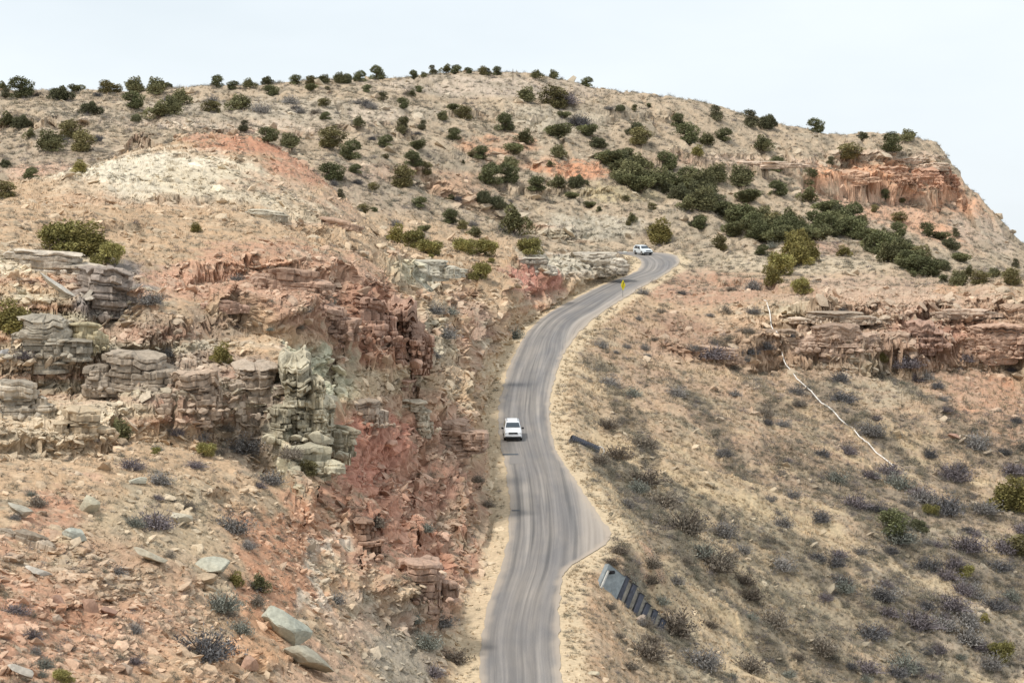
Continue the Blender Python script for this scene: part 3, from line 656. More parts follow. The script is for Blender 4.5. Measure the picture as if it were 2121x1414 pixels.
# ------------------------------------------------------------------ bmesh helpers
def bm_obj(name, bm, m_, parent=None, smooth=False):
    me = bpy.data.meshes.new(name); bm.normal_update(); bm.to_mesh(me); bm.free()
    for q_ in (m_ if isinstance(m_, (list, tuple)) else [m_]): me.materials.append(q_)
    if smooth:
        for p_ in me.polygons: p_.use_smooth = True
    return link(bpy.data.objects.new(name, me), parent)
def box(bm, c, s, rot=None, bevel=0):
    r_ = bmesh.ops.create_cube(bm, size=1); vs = r_['verts']
    for v in vs:
        v.co = Vector((v.co.x * s[0], v.co.y * s[1], v.co.z * s[2]))
        if rot is not None: v.co = rot @ v.co
        v.co += Vector(c)
    if bevel:
        es = list({e for v in vs for e in v.link_edges}); bmesh.ops.bevel(bm, geom=es, offset=bevel, segments=2, affect='EDGES', profile=.6)
def tube(bm, pts_, r0, r1=None, n_=8, cap=True):
    r1 = r0 if r1 is None else r1; rings = []; pts_ = [Vector(p_) for p_ in pts_]
    for i, p_ in enumerate(pts_):
        d = (pts_[min(i + 1, len(pts_) - 1)] - pts_[max(i - 1, 0)]).normalized()
        a = d.cross(Vector((0.01, .02, 1)) if abs(d.z) < .9 else Vector((1, 0, 0))).normalized(); b_ = d.cross(a)
        r_ = r0 + (r1 - r0) * i / max(1, len(pts_) - 1)
        rings.append([bm.verts.new(p_ + (a * math.cos(2 * math.pi * k / n_) + b_ * math.sin(2 * math.pi * k / n_)) * r_) for k in range(n_)])
    for i in range(len(rings) - 1):
        for k in range(n_):
            bm.faces.new((rings[i][k], rings[i][(k + 1) % n_], rings[i + 1][(k + 1) % n_], rings[i + 1][k]))
    if cap: bm.faces.new(rings[0]); bm.faces.new(rings[-1][::-1])
def quad(bm, ps):
    bm.faces.new([bm.verts.new(Vector(p_)) for p_ in ps])
def empty(name, loc, rz=0):
    o = bpy.data.objects.new(name, None); o.location = loc; o.rotation_euler = (0, 0, rz); o.empty_display_size = .5
    return link(o)

# ------------------------------------------------------------------ vehicles (front faces -Y, origin on the road)
def vehicle(name, label, cat, paint, W, Ln, roof, hood, rack=False):
    root = empty(name, (0, 0, 0)); tag(root, label, cat)
    h = Ln / 2; w2 = W / 2
    st_ = [(-h, .42, .55, hood - .36, .78, .80), (-h + .06, .34, .60, hood - .22, .90, .86), (-h + .25, .30, .70, hood - .07, .98, .88), (-h + .7, .30, .85, hood, 1.0, .88), (-h + 1.25, .30, .95, hood + .05, 1.0, .88),
           (-h + 1.30, .30, .98, hood + .09, 1.0, .87), (-h + 1.95, .30, 1.0, roof - .06, 1.0, .72), (-h + 2.2, .30, 1.0, roof, 1.0, .71), (-h + 3.3, .30, 1.0, roof + .02, 1.0, .71), (h - .45, .32, 1.0, roof - .02, 1.0, .71), (h - .12, .34, 1.0, roof - .16, .98, .73), (h, .45, .9, 1.02, .94, .86)]
    bm = bmesh.new(); rings = []
    for y, zl, zm, zt, fw, fr in st_:
        a = w2 * fw; r_ = w2 * fr * min(1, fw + .04); bt = min(zm, zt - .06)
        prof = [(-a * .92, zl), (-a, zl + .12), (-a, bt - .1), (-a * .975, bt), (-r_ - .05, zt - .07), (-r_ + .07, zt), (0, zt + .012), (r_ - .07, zt), (r_ + .05, zt - .07), (a * .975, bt), (a, bt - .1), (a, zl + .12), (a * .92, zl)]
        rings.append([bm.verts.new((x_, y, z_)) for x_, z_ in prof])
    m_ = len(rings[0])
    for i in range(len(rings) - 1):
        for k in range(m_):
            bm.faces.new((rings[i][k], rings[i + 1][k], rings[i + 1][(k + 1) % m_], rings[i][(k + 1) % m_]))
    bm.faces.new(rings[0]); bm.faces.new(rings[-1][::-1])
    body = bm_obj('body', bm, paint, root)
    md = body.modifiers.new('round', 'BEVEL'); md.width = .03; md.segments = 2
    # windscreen, side and rear glass stand just proud of the shell
    def glass(nm, ps, m2=m_glass):
        g = bmesh.new(); quad(g, ps); o = bm_obj(nm, g, m2, root); s2 = o.modifiers.new('t', 'SOLIDIFY'); s2.thickness = .012; s2.offset = 0; return o
    ya, yb, za, zb = -h + 1.36, -h + 1.92, hood + .16, roof - .10
    glass('windscreen', [(-w2 * .80, ya - .05, za + .02), (w2 * .80, ya - .05, za + .02), (w2 * .68, yb - .05, zb + .02), (-w2 * .68, yb - .05, zb + .02)])
    for s_ in (-1, 1):
        xa, xb = s_ * (w2 * .955 + .012), s_ * (w2 * .755 + .03)
        glass('side_window', [(xa, -h + 1.75, 1.08), (xa, -h + 2.75, 1.08), (xb, -h + 2.75, roof - .12), (xb, -h + 2.12, roof - .12)])
        glass('side_window', [(xa, -h + 2.85, 1.08), (xa, h - .5, 1.08), (xb, h - .62, roof - .12), (xb, -h + 2.85, roof - .12)])
        bm = bmesh.new(); box(bm, (s_ * (w2 + .14), -h + 1.72, 1.16), (.24, .14, .19), bevel=.03); box(bm, (s_ * (w2 + .0), -h + 1.72, 1.1), (.12, .06, .05)); bm_obj('wing_mirror', bm, m_black, root)
        bm = bmesh.new(); box(bm, (s_ * w2 * .74, -h + .09, hood - .27), (.34, .12, .15), bevel=.03); bm_obj('headlight', bm, m_lamp, root)
        for y in (-h + .92, h - .98):
            bm = bmesh.new(); bmesh.ops.create_cone(bm, cap_ends=True, segments=24, radius1=.37, radius2=.37, depth=.25, matrix=Matrix.Translation((s_ * (w2 - .10), y, .37)) @ Matrix.Rotation(math.pi / 2, 4, 'Y'))
            wh = bm_obj('wheel', bm, m_rubber, root)
            bm = bmesh.new(); bmesh.ops.create_cone(bm, cap_ends=True, segments=18, radius1=.22, radius2=.20, depth=.03, matrix=Matrix.Translation((s_ * (w2 + .035), y, .37)) @ Matrix.Rotation(math.pi / 2, 4, 'Y'))
            bm_obj('rim', bm, m_chrome, wh)
    glass('rear_window', [(-w2 * .66, h - .03, 1.15), (w2 * .66, h - .03, 1.15), (w2 * .6, h - .09, roof - .24), (-w2 * .6, h - .09, roof - .24)])
    bm = bmesh.new(); box(bm, (0, -h - .01, hood - .27), (W * .5, .10, .17), bevel=.02)
    for k in (-1, 0, 1): box(bm, (0, -h - .065, hood - .27 + k * .05), (W * .46, .02, .012))
    bm_obj('grille', bm, m_black, root)
    bm = bmesh.new(); box(bm, (0, -h - .03, .60), (W * .9, .16, .16), bevel=.04); bp = bm_obj('bumper', bm, paint, root)
    bm = bmesh.new(); box(bm, (0, -h + .02, .40), (W * .9, .18, .22), bevel=.03); bm_obj('lower_valance', bm, m_black, root)
    bm = bmesh.new(); box(bm, (0, -h - .12, .60), (.32, .02, .13)); bm_obj('licence_plate', bm, m_lamp, bp)
    if rack:
        for s_ in (-1, 1):
            bm = bmesh.new(); tube(bm, [(s_ * w2 * .62, -h + 2.3, roof + .04), (s_ * w2 * .62, -h + 2.4, roof + .1), (s_ * w2 * .62, h - .8, roof + .1), (s_ * w2 * .62, h - .7, roof + .03)], .02); bm_obj('roof_rail', bm, m_black, root)
    return root
def on_grade(o, x, y, dirx, diry):
    g = float(road_z(y + 2) - road_z(y - 2)) / 4
    up = Vector((0, -g, 1)).normalized(); f = Vector((dirx, diry, diry * g)).normalized()      # f: where the front points
    r_ = f.cross(up).normalized(); up = r_.cross(f)
    o.matrix_world = Matrix(((-r_.x, -f.x, up.x, x), (-r_.y, -f.y, up.y, y), (-r_.z, -f.z, up.z, float(road_z(np.array(y))) + .03), (0, 0, 0, 1)))
suv = vehicle('white_suv', 'white SUV with black grille driving down the middle stretch of the road', 'car', m_white, 1.92, 4.85, 1.82, 1.16, True)
on_grade(suv, .05, 286.6, .03, -1)
car2 = vehicle('silver_suv', 'pale silver white car rounding the bend at the top of the road', 'car', m_silver, 1.86, 4.6, 1.66, 1.04)
on_grade(car2, 23.6, 479.2, .42, -1)
suv.rotation_euler = suv.matrix_world.to_euler(); car2.rotation_euler = car2.matrix_world.to_euler()

# patches of newer asphalt in the left lane
for k, (x, y, a, b_) in enumerate(((-.15, 276.5, 1.7, .9), (.35, 247.2, .75, .5), (.5, 273, 1.5, 4.2))):
    bm = bmesh.new(); g = [(-a / 2, -b_ / 2), (a / 2, -b_ / 2 * .8), (a / 2 * .95, b_ / 2), (-a / 2, b_ / 2 * .9)]
    quad(bm, [(x + u, y + v, float(road_z(np.array(y + v))) + .024) for u, v in g])
    tag(bm_obj('road_patch', bm, m_patch if k < 2 else m_road), kind='structure')

# ------------------------------------------------------------------ yellow diamond sign
p = hit(1290, 616); sx, sy = p.x, p.y
sg = empty('warning_sign', (sx, sy, gz(sx, sy) - .05), math.radians(62)); tag(sg, 'yellow diamond warning sign with black arrow on the outer shoulder below the bend', 'road sign')
bm = bmesh.new(); box(bm, (0, 0, 1.25), (.07, .05, 2.5)); bm_obj('post', bm, m_post, sg)
bm = bmesh.new(); d = .86; zc = 1.95
vs = [bm.verts.new((x, y, z)) for y in (-.06, -.035) for x, z in ((0, zc - d), (d, zc), (0, zc + d), (-d, zc))]
bm.faces.new(vs[:4]); bm.faces.new(vs[7:3:-1])
for k in range(4): bm.faces.new((vs[k], vs[4 + k], vs[4 + (k + 1) % 4], vs[(k + 1) % 4]))
bmesh.ops.bevel(bm, geom=[e for e in bm.edges if abs(e.verts[0].co.y - e.verts[1].co.y) > .01], offset=.08, segments=3, affect='EDGES')
fc = bm_obj('panel', bm, m_yel, sg)
bm = bmesh.new(); tube(bm, [(-.12, -.068, zc - .42), (-.12, -.068, zc - .05), (-.02, -.068, zc + .14), (.12, -.068, zc + .30)], .05, n_=4)
quad(bm, [(.02, -.075, zc + .36), (.22, -.075, zc + .16), (.30, -.075, zc + .50), (.16, -.075, zc + .44)]); bm_obj('arrow', bm, m_black, fc)

# skyline pole
p = hit(1062, 168); bm = bmesh.new(); tube(bm, [p - Vector((0, 0, .4)), p + Vector((0, 0, 2.6))], .09, .06)
o = bm_obj('pole', bm, m_bark); o.data.transform(Matrix.Translation(-p)); o.location = p
tag(o, 'thin bare pole standing on the highest point of the skyline', 'pole')

# ------------------------------------------------------------------ white pipeline down the right-hand slope
PL = [(1583, 625), (1591, 652), (1600, 682), (1610, 708), (1618, 728), (1627, 748), (1635, 770), (1650, 790), (1680, 816), (1702, 838), (1740, 875), (1780, 915), (1810, 938), (1828, 949), (1853, 972)]
wp = [hit(*a) for a in PL]; fine_ = []
for i in range(len(wp) - 1):
    for j in range(5): fine_.append(wp[i].lerp(wp[i + 1], j / 5))
fine_.append(wp[-1])
fine_ = [Vector((v.x, v.y, max(gz(v.x, v.y) + .22, v.z + .18))) for v in fine_]
for _ in range(2): fine_ = [fine_[0]] + [Vector((fine_[i].x, fine_[i].y, max(fine_[i].z - .05, (fine_[i - 1].z + fine_[i + 1].z) / 2))) for i in range(1, len(fine_) - 1)] + [fine_[-1]]
o0 = fine_[0].copy(); bm = bmesh.new(); tube(bm, [v - o0 for v in fine_], .085, n_=8)
o = bm_obj('pipeline', bm, m_pipe, smooth=True); o.location = o0; tag(o, 'long thin white pipe laid down the brushy slope right of the road', 'pipe')

# ------------------------------------------------------------------ drainage works beside the road
a0, a1 = hit(1252, 1212), hit(1372, 1308)
dv = (a1 - a0); Lc = dv.length; dv.normalize(); sidev = Vector((.45, .50, .74)); sidev = (sidev - dv * sidev.dot(dv)).normalized(); upv = sidev.cross(dv).normalized()
if upv.y > 0: sidev = -sidev; upv = -upv
R3 = Matrix((sidev, dv, upv)).transposed()
a0 -= upv * .22; ch = empty('drainage_chute', a0); tag(ch, 'blue grey concrete drainage chute with stepped dark ribs below the pullout', 'drain')
def loc(x, y, z): return R3 @ Vector((x, y, z))
bm = bmesh.new(); box(bm, loc(0, .4, .35), (3.0, 2.2, .5), R3, .05); bm_obj('apron', bm, m_conc, ch)
bm = bmesh.new(); box(bm, loc(0, -.62, .82), (1.7, .16, .16), R3, .03); hb = bm_obj('head_beam', bm, m_kerb, ch)
bm = bmesh.new(); box(bm, loc(1.55, .4, .4), (.22, 2.6, .75), R3, .04); bm_obj('side_wall', bm, m_conc, ch)
bm = bmesh.new(); tube(bm, [loc(-.9, -.3, .6), loc(-.9, -.3, 1.15)], .16, n_=12); bm_obj('inlet_pipe', bm, m_black, ch)
ns = 6
rc = random.Random(8)
for k in range(ns):
    y = 1.9 + (Lc - 1.9) * k / (ns - .5) + rc.uniform(-.12, .12); wd = 2.5 - k * .12 + rc.uniform(-.5, .4); jx = rc.uniform(-.35, .35)
    bm = bmesh.new(); box(bm, loc(jx, y, .30), (wd, .5, .45), R3 @ Matrix.Rotation(rc.uniform(-.08, .08), 3, 'Z'), .08); bm_obj('rib', bm, m_concd, ch)
    bm = bmesh.new(); box(bm, loc(jx, y + .5, .12), (wd * .9, .7, .3), R3 @ Matrix.Rotation(rc.uniform(-.1, .1), 3, 'Z'), .06); bm_obj('step', bm, m_silt, ch)
b0 = hit(1188, 917); b1 = hit(1232, 936)
cv = empty('culvert', b0); tag(cv, 'dark steel culvert end poking out of the bank right of the road', 'culvert')
dd_ = (b1 - b0).normalized(); bm = bmesh.new(); pl = [dd_ * (i * .12 - .3) + Vector((0, 0, .25)) for i in range(30)]
for i in range(0, 28): tube(bm, [pl[i], pl[i + 1]], .50 if i % 2 else .44, n_=14, cap=False)
bm_obj('corrugated_pipe', bm, m_concd, cv)
bm = bmesh.new(); e_ = pl[-1]; rr = [e_ + Vector((math.cos(t_) * .5, .1, math.sin(t_) * .5)) for t_ in np.linspace(0, 6.283, 17)]; tube(bm, rr, .06, n_=6, cap=False); bm_obj('rim', bm, m_pipe, cv)

# ------------------------------------------------------------------ rocks
def facet_rock(seed, sub=3, cuts=16, flat=.6):
    rg = np.random.default_rng(seed); bm = bmesh.new(); bmesh.ops.create_icosphere(bm, subdivisions=sub, radius=1)
    v = np.array([q_.co[:] for q_ in bm.verts]); f = np.array([[q_.index for q_ in g.verts] for g in bm.faces]); bm.free()
    for _ in range(cuts):
        nn = rg.normal(size=3); nn[2] *= 1.3; nn /= np.linalg.norm(nn); d = rg.uniform(.42, .8)
        s_ = v @ nn; v = v - np.clip(s_ - d, 0, None)[:, None] * nn * .97
    v += (fbm(v[:, 0] * 3 + seed, v[:, 1] * 3, v[:, 2] * 3, 3, seed) - .5)[:, None] * .14 * v
    v *= 1 / np.abs(v).max(0)
    v[:, 2] *= flat; return v, f
def bedded(seed, w_, d_, h_, over=.15, fine=.11):
    """an outcrop block of thin beds: its outline steps in and out from bed to bed, with joints"""
    nz, na = max(12, int(h_ * 1.5 / fine)), 108
    zz = np.linspace(-.5, 1, nz) * h_; an = np.linspace(0, 2 * np.pi, na, endpoint=False)
    Zg, Ag = np.meshgrid(zz, an, indexing='ij'); c, s_ = np.cos(Ag), np.sin(Ag)
    pw = 3.2; rr = (np.abs(c) ** pw + np.abs(s_) ** pw) ** (-1 / pw)
    bx, by = c * rr * w_ / 2, s_ * rr * d_ / 2
    rg = np.random.default_rng(seed)
    zb = Zg + (fbm(bx * .35, by * .35, 0 * Zg, 2, seed) - .5) * .35 + bx * .03
    edges = np.cumsum(rg.uniform(.14, .75, 60)) * max(.8, h_ / 7) - h_ * .55
    bi = np.searchsorted(edges, zb); off = rg.uniform(-1, 1, 62)[bi]
    crack = np.min(np.abs(zb[..., None] - edges[None, None, :]), axis=-1)
    qa = np.floor(Ag / .42 + bi * 1.7 + rg.uniform(0, 6))
    blk = _h(qa.astype(np.int32), bi.astype(np.int32), bi.astype(np.int32) * 0, seed + 4) - .5
    big = _h(np.floor(Ag / .8 + seed).astype(np.int32), (bi // 4).astype(np.int32), bi.astype(np.int32) * 0, seed + 5) - .5
    sw_ = min(w_, d_)
    m_ = 1 + (off * .13 + blk * .22 + big * .34) / max(1, sw_ / 3.2) - ss(.05, 0, crack) * .10 + over * .55 * (Zg / h_ - .5) + (fbm(bx * .8, by * .8, Zg * .6, 4, seed + 6, .6) - .5) * .42
    m_ = m_ * (1 - .35 * ss(.93, 1.0, Zg / h_)); cid_ = blk + .5
    vx, vy = bx * m_, by * m_; vz = Zg + (cid_ - .5) * .12 * h_ / 3 + (fbm(bx * .8 + seed, by * .8, Zg * 0, 3, seed + 7) - .5) * .35 * h_ * (Zg > h_ * .5)
    mz = vz[-1].mean() * .6 + vz[-1] * .4
    vx = np.vstack([vx, vx[-1:] * .6, vx[-1:] * .25, vx[-1:] * .005]); vy = np.vstack([vy, vy[-1:] * .6, vy[-1:] * .25, vy[-1:] * .005]); vz = np.vstack([vz, mz[None] + .06, mz[None] * .3 + .7 * mz.mean() + .10, np.full((1, na), mz.mean() + .12)])
    nz += 3; v = np.stack([vx, vy, vz], -1).reshape(-1, 3)
    i, j = np.meshgrid(np.arange(nz - 1), np.arange(na), indexing='ij'); i, j = i.ravel(), j.ravel(); j2 = (j + 1) % na
    f = np.stack([i * na + j, i * na + j2, (i + 1) * na + j2, (i + 1) * na + j], 1)
    f = np.concatenate([f[:, [0, 1, 2]], f[:, [0, 2, 3]]])
    tg = vnoise(bx * .1, by * .1, Zg * 2.2 + seed, seed + 9); tint = np.vstack([tg, tg[-1:], tg[-1:], tg[-1:]]).ravel()
    return v, f, tint
def rock_obj(name, v, f, col, label, group=None, loc=(0, 0, 0), rot=(0, 0, 0), cat='rock', tint=None):
    nv = len(v); tone = fbm(v[:, 0] * 1.3, v[:, 1] * 1.3, v[:, 2] * 1.3, 3, 5) - .5
    cc = np.array(col)[None, :] * (1 + tone[:, None] * .5)
    if tint is not None: cc = cc * (1 + (tint[:, None] - .5) * .7)
    o = mesh_np(name, v, f, [m_stone], np.clip(cc, .02, .85)); o.location = loc; o.rotation_euler = rot
    return tag(o, label, cat, group)
RUB = [facet_rock(60 + q_, 2, 12, .8) for q_ in range(4)]
BLK = [  # px, py of the foot, width px, height px, depth factor, colour, tilt, label, overhang
    (598, 905, 78, 195, .8, (.50, .47, .35), (0, 0, .1), 'tall pale green bedded rock pillar standing beside a dark cleft', .1),
    (655, 940, 60, 130, .8, (.48, .45, .34), (0, 0, .4), 'stacked pale slabs leaning on the right side of the tall pale pillar', .15),
    (640, 975, 90, 60, .8, (.44, .42, .31), (0, 0, 0), 'thin bedded greenish ledge at the foot of the tall pale pillar', .1),
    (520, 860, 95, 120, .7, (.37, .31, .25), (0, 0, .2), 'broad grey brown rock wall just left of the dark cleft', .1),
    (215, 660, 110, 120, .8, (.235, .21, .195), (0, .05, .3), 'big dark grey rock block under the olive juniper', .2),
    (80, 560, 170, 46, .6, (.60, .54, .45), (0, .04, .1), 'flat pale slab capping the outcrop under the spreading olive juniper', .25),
    (165, 715, 66, 52, .8, (.52, .46, .29), (0, .05, .2), 'small yellowish bedded block perched over a dark hollow', .3),
    (85, 735, 120, 95, .7, (.36, .34, .28), (0, 0, 0), 'grey bedded rock face at the left below the pale slab', .1),
    (25, 860, 90, 80, .7, (.42, .38, .31), (0, 0, .3), 'weathered pale rock stack at the left edge', .1),
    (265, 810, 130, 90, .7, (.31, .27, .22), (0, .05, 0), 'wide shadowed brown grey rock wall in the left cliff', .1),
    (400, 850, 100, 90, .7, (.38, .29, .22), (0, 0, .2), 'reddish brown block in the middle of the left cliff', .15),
    (165, 905, 80, 70, .8, (.47, .38, .26), (0, 0, .3), 'orange stained bedded block in the lower left ledge', .2),
    (765, 700, 80, 90, .8, (.36, .21, .16), (0, 0, .2), 'squarish dark red block in the red cliff right of the red ledges', .1),
    (835, 750, 60, 150, .8, (.37, .22, .165), (0, 0, 0), 'tall dark red column at the right end of the red cliff', .1),
    (690, 700, 70, 70, .8, (.38, .245, .19), (0, 0, .5), 'low red brown ledge in the red cliff', .15),
    (600, 600, 110, 46, .6, (.42, .27, .2), (0, .08, .1), 'overhanging red brown ledge high on the left hill', .35),
    (930, 925, 110, 60, .6, (.35, .235, .18), (0, 0, .1), 'layered dark red ledge beside the road, left of the white SUV', .2),
    (860, 890, 90, 70, .7, (.40, .36, .28), (0, 0, .1), 'grey pink ledge of stacked beds above the red mound', .2),
    (760, 880, 70, 55, .7, (.33, .28, .23), (0, 0, .3), 'dark overhanging rock lip at the top of the red mound', .35),
    (750, 1150, 50, 85, .8, (.36, .22, .16), (0, 0, .2), 'red block jutting from the left side of the red mound', .2),
    (880, 1240, 90, 90, .7, (.34, .22, .17), (0, 0, .1), 'brown red rock foot at the bottom of the red mound', .1),
    (1730, 728, 120, 60, .5, (.40, .285, .22), (0, 0, .1), 'wide pinkish grey block in the middle of the right cliff band', .1),
    (1738, 672, 130, 24, .5, (.52, .43, .34), (0, 0, 0), 'pale thin bedded cap of the right cliff band', .3),
    (1915, 716, 62, 56, .7, (.35, .21, .165), (0, 0, .2), 'squarish dark red block overhanging in the right cliff band', .25),
    (1770, 765, 56, 55, .7, (.42, .37, .29), (0, 0, 0), 'low greyish rock tongue below the right cliff band', 0),
    (2105, 680, 60, 55, .7, (.44, .30, .21), (0, 0, 0), 'orange brown block at the right edge of the right cliff band', .2),
    (1860, 392, 0, 0, 0, None, 0, '', 0),
    (1100, 565, 90, 36, .5, (.50, .47, .40), (0, 0, .1), 'pale grey ledge above the red scar left of the road', .3),
    (1215, 560, 100, 40, .5, (.50, .47, .40), (0, 0, -.1), 'pale grey rounded ledge between the red scar and the bend', .2),
    (880, 570, 110, 34, .5, (.50, .49, .41), (0, 0, .1), 'pale greenish ledge under the olive junipers left of the road', .15),
    (1920, 388, 60, 44, .8, (.55, .31, .21), (0, 0, .1), 'blocky orange pillar of the butte cliff left of a dark cleft', .2),
    (1962, 386, 36, 44, .8, (.50, .27, .185), (0, 0, .1), 'outermost orange pillar at the end of the butte cliff', .25),
    (1850, 382, 70, 34, .8, (.58, .35, .24), (0, 0, 0), 'rounded orange pillar of the butte cliff right of its juniper', .1),
    (1760, 378, 100, 26, .5, (.60, .38, .26), (0, 0, 0), 'low pale orange wall at the left part of the butte cliff', .1),
    (1880, 350, 120, 26, .55, (.58, .46, .36), (0, .015, .05), 'long pale pink caprock slab on top of the butte cliff', .35),
       (1570, 346, 150, 12, .3, (.60, .47, .37), (0, .0, -.03), 'thin pale ledge running left from the butte cliff', .2),
       (545, 452, 80, 20, .5, (.42, .40, .32), (0, .08, .1), 'small overhanging greenish ledge on the flank of the dome', .35),
       (700, 470, 80, 18, .4, (.44, .29, .21), (0, .15, .1), 'thin red ledge stepping down the right flank of the dome', .3),
       (465, 650, 70, 22, .5, (.42, .26, .2), (0, .05, 0), 'low red ledge with a dark gap in the middle of the left hill', .35),
       (55, 1130, 90, 26, .5, (.44, .37, .29), (0, .3, .1), 'broken grey ledge over red soil at the left edge', .2),
       (1480, 745, 90, 30, .5, (.38, .26, .19), (0, .1, .1), 'brown ledge left of the white pipe', .1),
       (2060, 738, 120, 66, .5, (.41, .26, .19), (0, 0, .1), 'broken rust red wall at the right edge of the right cliff band', .15),
       (1850, 744, 90, 58, .6, (.40, .28, .21), (0, 0, 0), 'brown red blocks under the gap in the right cliff band', .1),
       (1620, 728, 90, 50, .6, (.43, .32, .24), (0, 0, .1), 'tan broken blocks just right of the upper white pipe', .1),
       (2000, 655, 110, 18, .4, (.47, .36, .28), (0, 0, .05), 'long thin ledge above the right cliff band', .3)]
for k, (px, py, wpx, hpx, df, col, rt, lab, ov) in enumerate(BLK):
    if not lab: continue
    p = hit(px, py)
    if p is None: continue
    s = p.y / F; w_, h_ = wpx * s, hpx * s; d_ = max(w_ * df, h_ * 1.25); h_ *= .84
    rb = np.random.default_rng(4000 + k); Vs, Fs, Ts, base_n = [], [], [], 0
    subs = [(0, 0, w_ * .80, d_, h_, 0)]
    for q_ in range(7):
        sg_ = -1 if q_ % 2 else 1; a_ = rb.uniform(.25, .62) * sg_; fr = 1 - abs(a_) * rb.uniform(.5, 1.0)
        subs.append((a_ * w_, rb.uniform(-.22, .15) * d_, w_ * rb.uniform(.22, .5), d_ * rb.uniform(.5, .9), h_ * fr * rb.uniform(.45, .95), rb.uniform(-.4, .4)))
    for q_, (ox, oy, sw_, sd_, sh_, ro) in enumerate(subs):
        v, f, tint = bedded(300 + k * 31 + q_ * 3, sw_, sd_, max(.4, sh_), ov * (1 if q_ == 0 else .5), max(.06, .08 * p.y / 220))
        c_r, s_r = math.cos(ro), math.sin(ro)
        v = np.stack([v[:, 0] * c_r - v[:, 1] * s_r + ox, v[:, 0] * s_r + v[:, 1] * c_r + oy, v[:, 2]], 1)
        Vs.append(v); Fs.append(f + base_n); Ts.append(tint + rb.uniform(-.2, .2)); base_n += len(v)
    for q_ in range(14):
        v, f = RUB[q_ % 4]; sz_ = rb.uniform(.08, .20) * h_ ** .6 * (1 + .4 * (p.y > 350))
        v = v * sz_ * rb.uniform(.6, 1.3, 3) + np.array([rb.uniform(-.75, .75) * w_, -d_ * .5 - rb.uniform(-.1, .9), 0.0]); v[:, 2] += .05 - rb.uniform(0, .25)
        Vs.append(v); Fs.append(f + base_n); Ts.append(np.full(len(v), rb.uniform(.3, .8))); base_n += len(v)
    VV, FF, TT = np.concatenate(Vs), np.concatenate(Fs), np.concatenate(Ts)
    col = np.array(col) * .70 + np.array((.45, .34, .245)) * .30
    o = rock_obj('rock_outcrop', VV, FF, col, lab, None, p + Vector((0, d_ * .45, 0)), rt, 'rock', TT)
BLD = [(582, 1330, 135, 100, (.50, .50, .41), (.1, .55, .2), 'largest boulder, a long pale green slab with an orange underside'),
       (640, 1395, 120, 70, (.44, .40, .31), (0, .5, .3), 'tan slab lying directly below the largest pale boulder'),
       (180, 1065, 48, 44, (.55, .50, .37), (0, .2, .3), 'rounded cream boulder alone on the slope under the left cliff'),
       (155, 1120, 58, 36, (.48, .48, .41), (0, .1, .3), 'low grey green boulder below the rounded cream one'),
       (435, 1190, 76, 40, (.52, .50, .40), (0, -.1, .1), 'flat pale slab propped over a dark gap, left of two small junipers'),
       (425, 1212, 60, 26, (.50, .38, .26), (0, 0, .1), 'orange tan slab underneath the flat pale propped slab'),
       (305, 1170, 84, 34, (.52, .46, .35), (0, .35, .2), 'long tan slab sloping to the right in the lower left'),
       (372, 1088, 44, 30, (.58, .52, .40), (0, .1, .5), 'cream slab just right of the dark leafless bush'),
       (285, 1005, 40, 18, (.60, .57, .46), (0, -.1, .2), 'small white flat stone above the dark leafless bush'),
       (40, 1075, 60, 44, (.46, .42, .34), (0, .5, .2), 'grey slab tilted down to the right at the left edge'),
       (75, 1125, 80, 26, (.42, .36, .28), (0, .45, .1), 'thin tilted slab shading red soil at the left edge'),
       (110, 1295, 24, 40, (.55, .44, .34), (0, .3, .2), 'small pinkish upright stone near the lower left corner'),
       (265, 1400, 26, 34, (.52, .40, .31), (0, -.2, .2), 'pinkish upright stone at the bottom edge'),
       (245, 1392, 34, 16, (.48, .32, .22), (0, 0, .2), 'orange flat stone at the bottom edge with a dark notch'),
       (905, 1398, 38, 18, (.54, .46, .38), (0, .2, .2), 'pale pink slab beside the road at the bottom edge'),
       (40, 1405, 60, 40, (.48, .44, .38), (0, .4, 0), 'grey boulder in the bottom left corner'),
       (70, 1195, 60, 30, (.50, .45, .38), (0, .3, 0), 'pale broken slab above the stacked red stones'),
       (148, 1262, 34, 34, (.43, .27, .2), (0, 0, .2), 'left stack of cracked red blocks in the lower left'),
       (195, 1268, 36, 34, (.45, .28, .2), (0, 0, .5), 'middle stack of cracked red blocks in the lower left'),
       (232, 1278, 40, 24, (.38, .24, .18), (0, .2, .2), 'right flattest of the cracked red blocks in the lower left'),
       (130, 615, 130, 26, (.62, .57, .49), (0, .62, .2), 'long white slab leaning down rightwards under the flat capping slab'),
       (15, 760, 40, 40, (.46, .44, .42), (0, 0, .2), 'bluish grey block at the left edge below the juniper'),
       (520, 1395, 50, 40, (.50, .32, .23), (0, 0, .4), 'cracked pink orange blocks left of the long slabs at the bottom'),
       (1330, 1290, 22, 16, (.62, .5, .4), (0, .2, 0), 'pale stone lying on the concrete drainage chute'),
       (1228, 1400, 30, 10, (.62, .53, .38), (0, 0, 0), 'flat cream stone on bare soil right of the road at the bottom'),
       (1981, 914, 34, 22, (.45, .28, .21), (0, .5, 0), 'reddish boulder on the right slope below the orange scar'),
       (1295, 526, 12, 6, (.75, .74, .68), (0, 0, 0), 'tiny white stone at the inner edge of the bend')]
